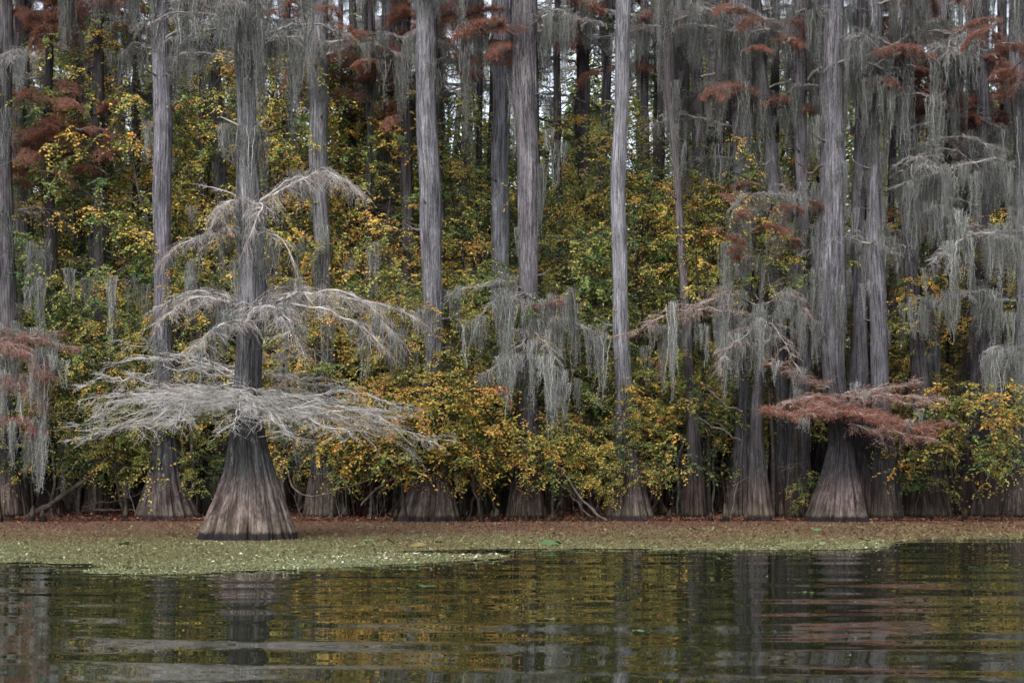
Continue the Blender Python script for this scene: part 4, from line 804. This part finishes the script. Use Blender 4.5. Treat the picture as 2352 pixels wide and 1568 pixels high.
    low = [(300, 53.6, .5, .85, .2), (350, 53.8, .52, .95, .3), (405, 53.6, .55, .9, .2), (955, 52.6, .58, .9, .3), (1015, 52.4, .62, .95, .2), (1195, 52.6, .52, .8, .2), (1430, 53., .58, .8, .7), (345, 54, .5, 1.1, 1.4), (740, 54., .56, 1.1, 1.2), (985, 52.9, .6, 1., 1.6), (2120, 53, .5, .7, .3), (110, 55.5, .48, .9, 0), (210, 56, .46, 1., 0), (330, 55, .56, .9, 0), (420, 55.5, .54, 1., 0), (470, 53.5, .56, .8, .1), (650, 54.6, .56, .95, 0), (740, 53.5, .52, .95, 0), (810, 53.4, .58, .9, 0), (880, 53.2, .58, 1.05, 0), (930, 52.4, .62, .95, .1), (1000, 52.2, .66, 1.1, .3), (1050, 52.4, .64, 1.1, .6), (1110, 52.6, .68, 1.15, .7), (1080, 52, .60, .95, 0), (1160, 52.2, .58, .9, 0), (1220, 52.2, .54, .85, 0), (1290, 52.4, .55, .85, 0), (1340, 52.2, .58, .8, .1), (1385, 52.4, .60, .75, .3), (1450, 52.8, .56, .75, .7), (1520, 53.2, .60, .95, .9), (1560, 53.6, .60, .85, 1.1), (1500, 53.4, .54, .8, .4), (2180, 52.6, .56, .85, .2), (2240, 52.2, .60, .9, .2), (2310, 52.4, .60, .95, .2), (2360, 52.6, .56, 1., .6), (20, 55.2, .42, .8, 0), (1860, 52.6, .40, .45, 1.1), (1650, 56.5, .45, .8, .5), (850, 55.5, .60, 1.3, 1.), (1150, 55.6, .56, 1.2, .8), (700, 55.8, .55, 1.3, .8)]
    for k, (x, d, c, s, z) in enumerate(low):
        if k > 10 and k % 5 == 2: continue
        place_under(x+r.normal(0, 14), d+r.uniform(0, 1.6), 's', c-(.035 if 780 < x < 1200 else .08)+r.normal(0, .05), r, 0., s*r.uniform(.7, 1.15), r.uniform(.78, 1.1))
    # loose ranks behind
    for k in range(62):
        xp = r.uniform(-150, 2500); d = r.uniform(63, 88)
        place_under(xp, d, 't', r.normal(.38, .06), r, .3, r.uniform(1.0, 1.5) if all(abs(xp-q) > 45 for q in (300, 1275)) else .8, r.uniform(.7, 1.1))
understory()

def hang_in_leaves():
    r = rs(58)
    for tree, spots in ((2, [(250, 640), (300, 640), (330, 655), (200, 640), (160, 620), (430, 600), (100, 640)]), (24, [(60, 560), (100, 580), (20, 520), (75, 660)]), (3, [(690, 560), (740, 520), (720, 580), (800, 600), (850, 560), (650, 830)]),
                        (4, [(930, 760), (900, 740), (950, 800), (870, 700)]), (7, [(1330, 870), (1480, 800), (1560, 760)]), (16, [(2330, 420), (2300, 400), (2260, 395), (2230, 400), (2340, 560), (2290, 540), (2240, 560), (2200, 590), (2310, 720), (2350, 810), (2330, 480)]), (15, [(2170, 420), (2140, 500), (2190, 470), (2120, 600), (2160, 640), (2080, 620), (2030, 650), (2060, 700)]), (13, [(1860, 420), (1950, 480), (1980, 560), (1870, 620), (1990, 650)]), (17, [(1690, 730), (1740, 700), (1760, 720), (1800, 700), (1850, 720), (1620, 750), (1740, 760), (1865, 740)]), (6, [(1260, 300), (1240, 380), (1290, 330)]), (23, [(265, 120), (272, 150), (268, 60), (255, 90)])):
        root, cf, rf, _ = TREES[tree]
        for x, y in spots:
            q = W(x, y, root.location.y+(r.uniform(-2.4, -.6) if x > 1600 else r.uniform(-1., .4)))-np.array([root.location.x, root.location.y, 0])
            moss(root, tuple(q), MOSS_M+MOSS_L, r, .85, 1.05)
hang_in_leaves()

# ------------------------------------------------------------------ far wood that closes the view, one mass
def far_wood():
    r = rs(61); g = Geo(); n_ = 150000
    d = r.uniform(98, 128, n_); xp = r.uniform(-500, 2850, n_); z = 27*r.rand(n_)**.85
    x = (xp-1176)/F*d
    dens = np.sin(x*.45)+np.sin(x*.17+z*.4+1)+np.sin(z*.7+x*.9)*.6
    ok = (dens > -1.2+.09*np.maximum(z-16, 0))
    for gx in (300, 1275, 690, 1465, 2085): ok &= ~((np.abs(xp-gx) < 30) & (z > 19))
    pos = np.stack([x, d, z+.4], 1)[ok]; n_ = len(pos)
    dr = r.normal(size=(n_, 3)); s = r.uniform(.28, .65, n_)
    leaves(g, pos, dr, r.normal(size=(n_, 3)), s, s*.5, np.clip(r.normal(.42, .14, n_), 0, 1), r.rand(n_))
    tag(link('far_wood', g.mesh('far_wood', M_leaf, False), color=(.45, .75, .5)), 'dim leafy wood closing the view far behind all the trunks', 'wood', kind='stuff')
    g = Geo()
    for k in range(110):
        dd = r.uniform(95, 126); xx = xof(r.uniform(-300, 2650), dd); tube(g, [(xx, dd, .2), (xx+r.normal(0, .3), dd, 12), (xx+r.normal(0, .6), dd, 27)], [.42, .3, .2], 7)
    tag(link('far_trunks', g.mesh('far_trunks', M_bark), color=(.5, .5, .5)), 'grey stems of the far wood, dim and close together', 'wood', kind='stuff')
far_wood()

# ------------------------------------------------------------------ fallen wood, bare saplings, vines
def wood(pts, d, r0, r1, label, name='fallen_log', cat='log', seed=0, twigs=0, mat=None, colr=(1, 1, 1), k=8):
    r = rs(seed+2000); P_ = [W(x, y, d+(dd[0] if dd else 0)) for x, y, *dd in pts]; P_ = np.array(P_); o0 = P_[0].copy()
    n = 20; p = curve(P_-o0, n)+wob(r, n, .12); g = Geo(); rad = np.linspace(r0, r1, n)*(1+.12*r.normal(size=n))
    tube(g, p, rad, k); o = None
    if twigs: side_branches(g, None, p, rad, r, twigs, .7, 4, .35, .2, .3, .006)
    o = link(name, g.mesh(name, mat or M_brown), None, tuple(o0), color=tuple(v_*.5 for v_ in colr[:3])); tag(o, label, cat)
wood([(1478, 1084), (1600, 1085, .2), (1735, 1083, .6)], 56.2, .085, .075, 'dark straight log lying level between the trunks, right of the pale silver trunk', seed=1, colr=(.45, .4, .38, .5))
wood([(52, 1192), (130, 1150, .1), (230, 1070, .3), (300, 985, .6)], 54.2, .11, .05, 'dark leaning dead trunk rising from the bank at far left', seed=2, colr=(.7, .6, .55, .6))
wood([(1392, 1194), (1350, 1165, -.1), (1300, 1110, -.3), (1262, 1060, -.3)], 52.6, .05, .022, 'grey broken pole leaning against the bank left of the pale silver trunk', name='dead_pole', cat='branch', seed=3, colr=(1.2, 1.1, 1.05, .9))
wood([(1375, 1196), (1330, 1150, -.1), (1290, 1100, -.1)], 52.9, .035, .018, 'thinner dead pole crossing just above the broken grey pole', name='dead_pole', cat='branch', seed=4, colr=(1., .9, .85, .8))
wood([(190, 1165), (260, 1158), (340, 1128, .3), (370, 1112, .5)], 55., .035, .022, 'bare forked limb lying low left of the big cypress foot', name='dead_limb', cat='branch', seed=5, twigs=3, colr=(.8, .7, .65, .8))
wood([(215, 1172), (290, 1166), (370, 1150, .3)], 54.8, .04, .025, 'low dead limb lying just above the leaf litter at left', name='dead_limb', cat='branch', seed=6, colr=(.7, .6, .55, .8))
wood([(655, 1075), (680, 1120), (715, 1128), (790, 1108), (860, 1085)], 53.6, .03, .02, 'curving dead limb right behind the big cypress foot', name='dead_limb', cat='branch', seed=7, colr=(1.1, 1., .95, .9))
wood([(830, 1160), (865, 1125), (905, 1100), (930, 1080)], 53.2, .04, .02, 'dead limb leaning on the foot of the thick clean trunk', name='dead_limb', cat='branch', seed=8, colr=(.9, .8, .75, .9))
wood([(1705, 945), (1670, 935), (1640, 915), (1612, 890)], 53.4, .04, .018, 'pale bent bough reaching left from the small slim cypress', name='dead_limb', cat='branch', seed=9, twigs=3, colr=(1.2, 1.15, 1.1, 1))
wood([(1700, 1010), (1660, 985), (1620, 970), (1590, 945)], 53.6, .03, .015, 'lower pale bough below the bent one beside the small slim cypress', name='dead_limb', cat='branch', seed=10, twigs=3, colr=(1.1, 1.05, 1., 1))
wood([(1120, 1100), (1140, 1150), (1155, 1175), (1150, 1192)], 54.2, .03, .02, 'dead root limb between the thick clean trunk and the moss-tangled trunk', name='dead_limb', cat='branch', seed=11, colr=(.9, .8, .75, .9))
wood([(2010, 1010), (2060, 1030), (2085, 990), (2110, 960)], 53.3, .03, .014, 'pale twisting bough under the red needles of the massive cypress', name='dead_limb', cat='branch', seed=12, twigs=4, colr=(1.1, 1, 1, 1))
wood([(1890, 380), (1860, 400), (1835, 385), (1822, 372)], 53., .05, .02, 'short dark broken bough beside the massive cypress stem', name='dead_limb', cat='branch', seed=13, colr=(.8, .7, .65, .8))
wood([(625, 800), (680, 795), (740, 797), (800, 805)], 41.2, .012, .005, 'thin bare stick reaching right from behind the big cypress', name='dead_limb', cat='branch', seed=14, twigs=2, mat=M_twig, k=5)
def knees():
    r = rs(88); protos = []
    for i in range(4):
        h = r.uniform(.25, .6); protos.append(trunk_mesh(880+i, [0, h*.3, h*.7, h, h+.01], np.array([0, .01, .02, .03, .03]), [.11, .08, .055, .03, .004], 4, .2, .5, 14, ztop=h+.01) if False else None)
    for i in range(4):
        g = Geo(); h = r.uniform(.3, .7); n = 9; u = np.linspace(0, 1, n); p = np.stack([.05*np.sin(u*3+i), .03*u, -.1+u*(h+.1)], 1)
        tube(g, p, .12*(1-u)**.7*(1+.15*r.normal(size=n)).clip(.6, 1.4)+.015, 9); protos[i] = g.mesh('knee', M_bark)
    for k in range(46):
        xp = r.choice([120, 250, 480, 640, 700, 830, 880, 1080, 1130, 1270, 1350, 1530, 1560, 1650, 1690, 1800, 1830, 2060, 2200, 2250])+r.normal(0, 22); d = r.uniform(52.8, 55.6)
        o = link('cypress_knee', protos[r.randint(4)], None, (xof(xp, d), d, 0), (0, 0, r.uniform(0, 6.28)), r.uniform(.6, 1.25), (.6, .55, .52, .8))
        tag(o, 'small dark cypress knee poking up at the water edge of the bank', 'cypress knee', 'cypress knees along the bank')
knees()
def saplings():
    r = rs(91); protos = []
    for i in range(7):
        g = Geo(); n = 12; H = r.uniform(2., 3.6)
        p = curve([(0, 0, -.1), (r.normal(0, .25), r.normal(0, .2), H*.4), (r.normal(0, .6), r.normal(0, .3), H*.8), (r.normal(0, 1.), r.normal(0, .4), H)], n)+wob(r, n, .25)
        rad = np.linspace(.016, .005, n); tube(g, p, rad, 4); side_branches(g, None, p, rad, r, 9, .8, 3, .35, .1, .4, .0045)
        protos.append(g.mesh('sapling', M_twig))
    for k in range(64):
        xp = r.uniform(0, 2352); d = r.uniform(53.6, 57.5)
        if 480 < xp < 660: continue
        o = link('bare_sapling', protos[r.randint(7)], None, (xof(xp, d), d, 0), (r.normal(0, .25), r.normal(0, .35), r.uniform(0, 6.28)), r.uniform(.6, 1.1), (.32, .3, .28))
        tag(o, 'thin bare sapling on the bank, '+neighbours(xp), 'sapling', 'bare saplings on the bank')
saplings()

# ------------------------------------------------------------------ lily pads, curled leaves and flowers on the mat
def pads():
    r = rs(95)
    spots = [(178, 1219, .8, 'curled green pad lying flat near the left end of the mat', .3), (278, 1218, .5, 'small green pad right of the curled pad at far left', .3), (285, 1252, .9, 'low olive pad at left in the middle of the mat', .5),
             (705, 1216, .6, 'yellowish pad touching the right side of the big cypress foot', .6), (820, 1214, .9, 'olive curled pad on brown needles, behind the water lily leaves', .5), (848, 1244, 1.1, 'folded olive pad left of the large tan leaf', .5), (905, 1247, 1.1, 'flat pale green pad between the olive pad and the tan leaf', .35),
             (960, 1257, 1.2, 'large tan dead leaf curling up by the edge of the mat', 1.), (1005, 1247, .8, 'green pad with a bent yellow stalk beside the tan leaf', .3), (1055, 1246, .8, 'small tan leaf standing up beyond the bent stalk', 1.), (1072, 1247, .4, 'tiny bright green pad right of the standing tan leaf', .2),
             (1262, 1253, 1.3, 'blue-green pads raised at the mat edge in the middle', .1), (1286, 1250, 1.1, 'second raised blue-green pad just right of the first', .1), (1600, 1218, .9, 'yellow leaf cluster on the brown mat right of the pale silver trunk', .8), (1730, 1216, .7, 'brown speckled pad in front of the small slim cypress', .8),
             (1875, 1221, 1., 'pale green pad in front of the massive cypress', .35), (1935, 1216, .7, 'dark green pad right of the pale one by the massive cypress', .1), (1988, 1242, 1.1, 'bright green cupped pad near the right end of the mat', .35), (715, 1268, .8, 'reddish curled leaf on the mat right of the big cypress', 1.), (775, 1266, .9, 'pink brown leaf on the mat beyond the flowers', 1.), (515, 1270, .7, 'small tan leaf in front of the big cypress foot', .95),
             (950, 1310, .9, 'small round green pad on open water below the flowers', .2), (985, 1347, .9, 'pale ragged raft of weed afloat on the open water', .35), (1472, 1450, .55, 'single green pad floating in the middle of the dark water', .3), (1856, 1361, .5, 'round bright green pad floating alone at right', .3), (1270, 1423, .6, 'thin pale leaf floating left of the single green pad', .7), (580, 1306, .6, 'curled straw-coloured leaf at the mat edge below the big cypress', .85)]
    for k, (x, y, s, lab, v) in enumerate(spots):
        d = yd(y); g = Geo(); nn = 18; rings = 4; ph = r.uniform(0, 6.28)
        th = np.linspace(.25, 2*math.pi-.05, nn); V = [[0, 0, 0]]; curl = r.uniform(.03, .09)*(1. if y < 1262 else .1)
        Rr = (.12 if y < 1300 else .15)*s*(1+.12*np.sin(3*th+ph)+.05*r.normal(size=nn))
        for q in range(1, rings+1):
            f = q/rings
            for a, rr_ in zip(th, Rr): V.append([rr_*f*math.cos(a)*1.3, rr_*f*math.sin(a), curl*s*f*f*max(0, math.sin(a*1+ph))+.01*math.sin(5*a)*f])
        t = [[0, i+1, i+2] for i in range(nn-1)]; q_ = [[1+(b-1)*nn+i, 1+b*nn+i, 1+b*nn+i+1, 1+(b-1)*nn+i+1] for b in range(1, rings) for i in range(nn-1)]
        g.add(V, q_, t, a=np.array([.5, r.uniform(.4, .9)]))
        nm, ct = ('fallen_leaf', 'leaf') if v > .65 else ('lily_pad', 'lily pad')
        root = link(nm, g.mesh(nm, M_pad), None, (xof(x, d), d, .022 if y < 1318 else .012), (0, 0, r.uniform(-.6, .6)), 1, (v, .4, .5)); tag(root, lab, ct)
        if 'stalk' in lab:
            g2 = Geo(); tube(g2, curve([(0, 0, 0), (.12, -.1, .16), (-.05, -.25, .05), (-.02, -.4, -.02)], 10), .008, 5, a=.5); link('stalk', g2.mesh('stalk', M_pad), root, color=(.8, .9, .5))
pads()
def flowers():
    r = rs(97); g = Geo(); k = 6
    th = np.arange(k)*2*math.pi/k; V = [[0, 0, .012]]
    for a in th: V += [[.016*math.cos(a-.4), .016*math.sin(a-.4), .02], [.03*math.cos(a), .03*math.sin(a), .026], [.016*math.cos(a+.4), .016*math.sin(a+.4), .02]]
    V = np.array(V); q = [[0, 1+3*i, 2+3*i, 3+3*i] for i in range(k)]; g.add(V, q); pet = g.mesh('petals', M_flower, False)
    g = Geo(); tube(g, [(0, 0, -.012), (0, 0, .014)], [.003, .003], 4); stm = g.mesh('stalk', M_pad)
    for j in range(130):
        u = r.rand()
        if u < .5: x, y = r.uniform(850, 1140), 0; y = r.uniform(1273, 1290-(x-850)*.025)
        elif u < .9: x = r.uniform(460, 900); y = r.uniform(1274, 1300)
        elif u < .95: x, y = r.uniform(0, 300), r.uniform(1270, 1288)
        else: x, y = r.uniform(1500, 2000), r.uniform(1252, 1262)
        d = yd(y); o = link('flower', pet, None, (xof(x, d), d, .022), (r.normal(0, .3), r.normal(0, .3), r.rand()*6), r.uniform(.7, 1.15))
        tag(o, 'tiny white flower floating at the outer edge of the duckweed', 'flower', 'tiny white flowers on the duckweed'); link('stalk', stm, o)
flowers()

print('objects', len(bpy.data.objects))
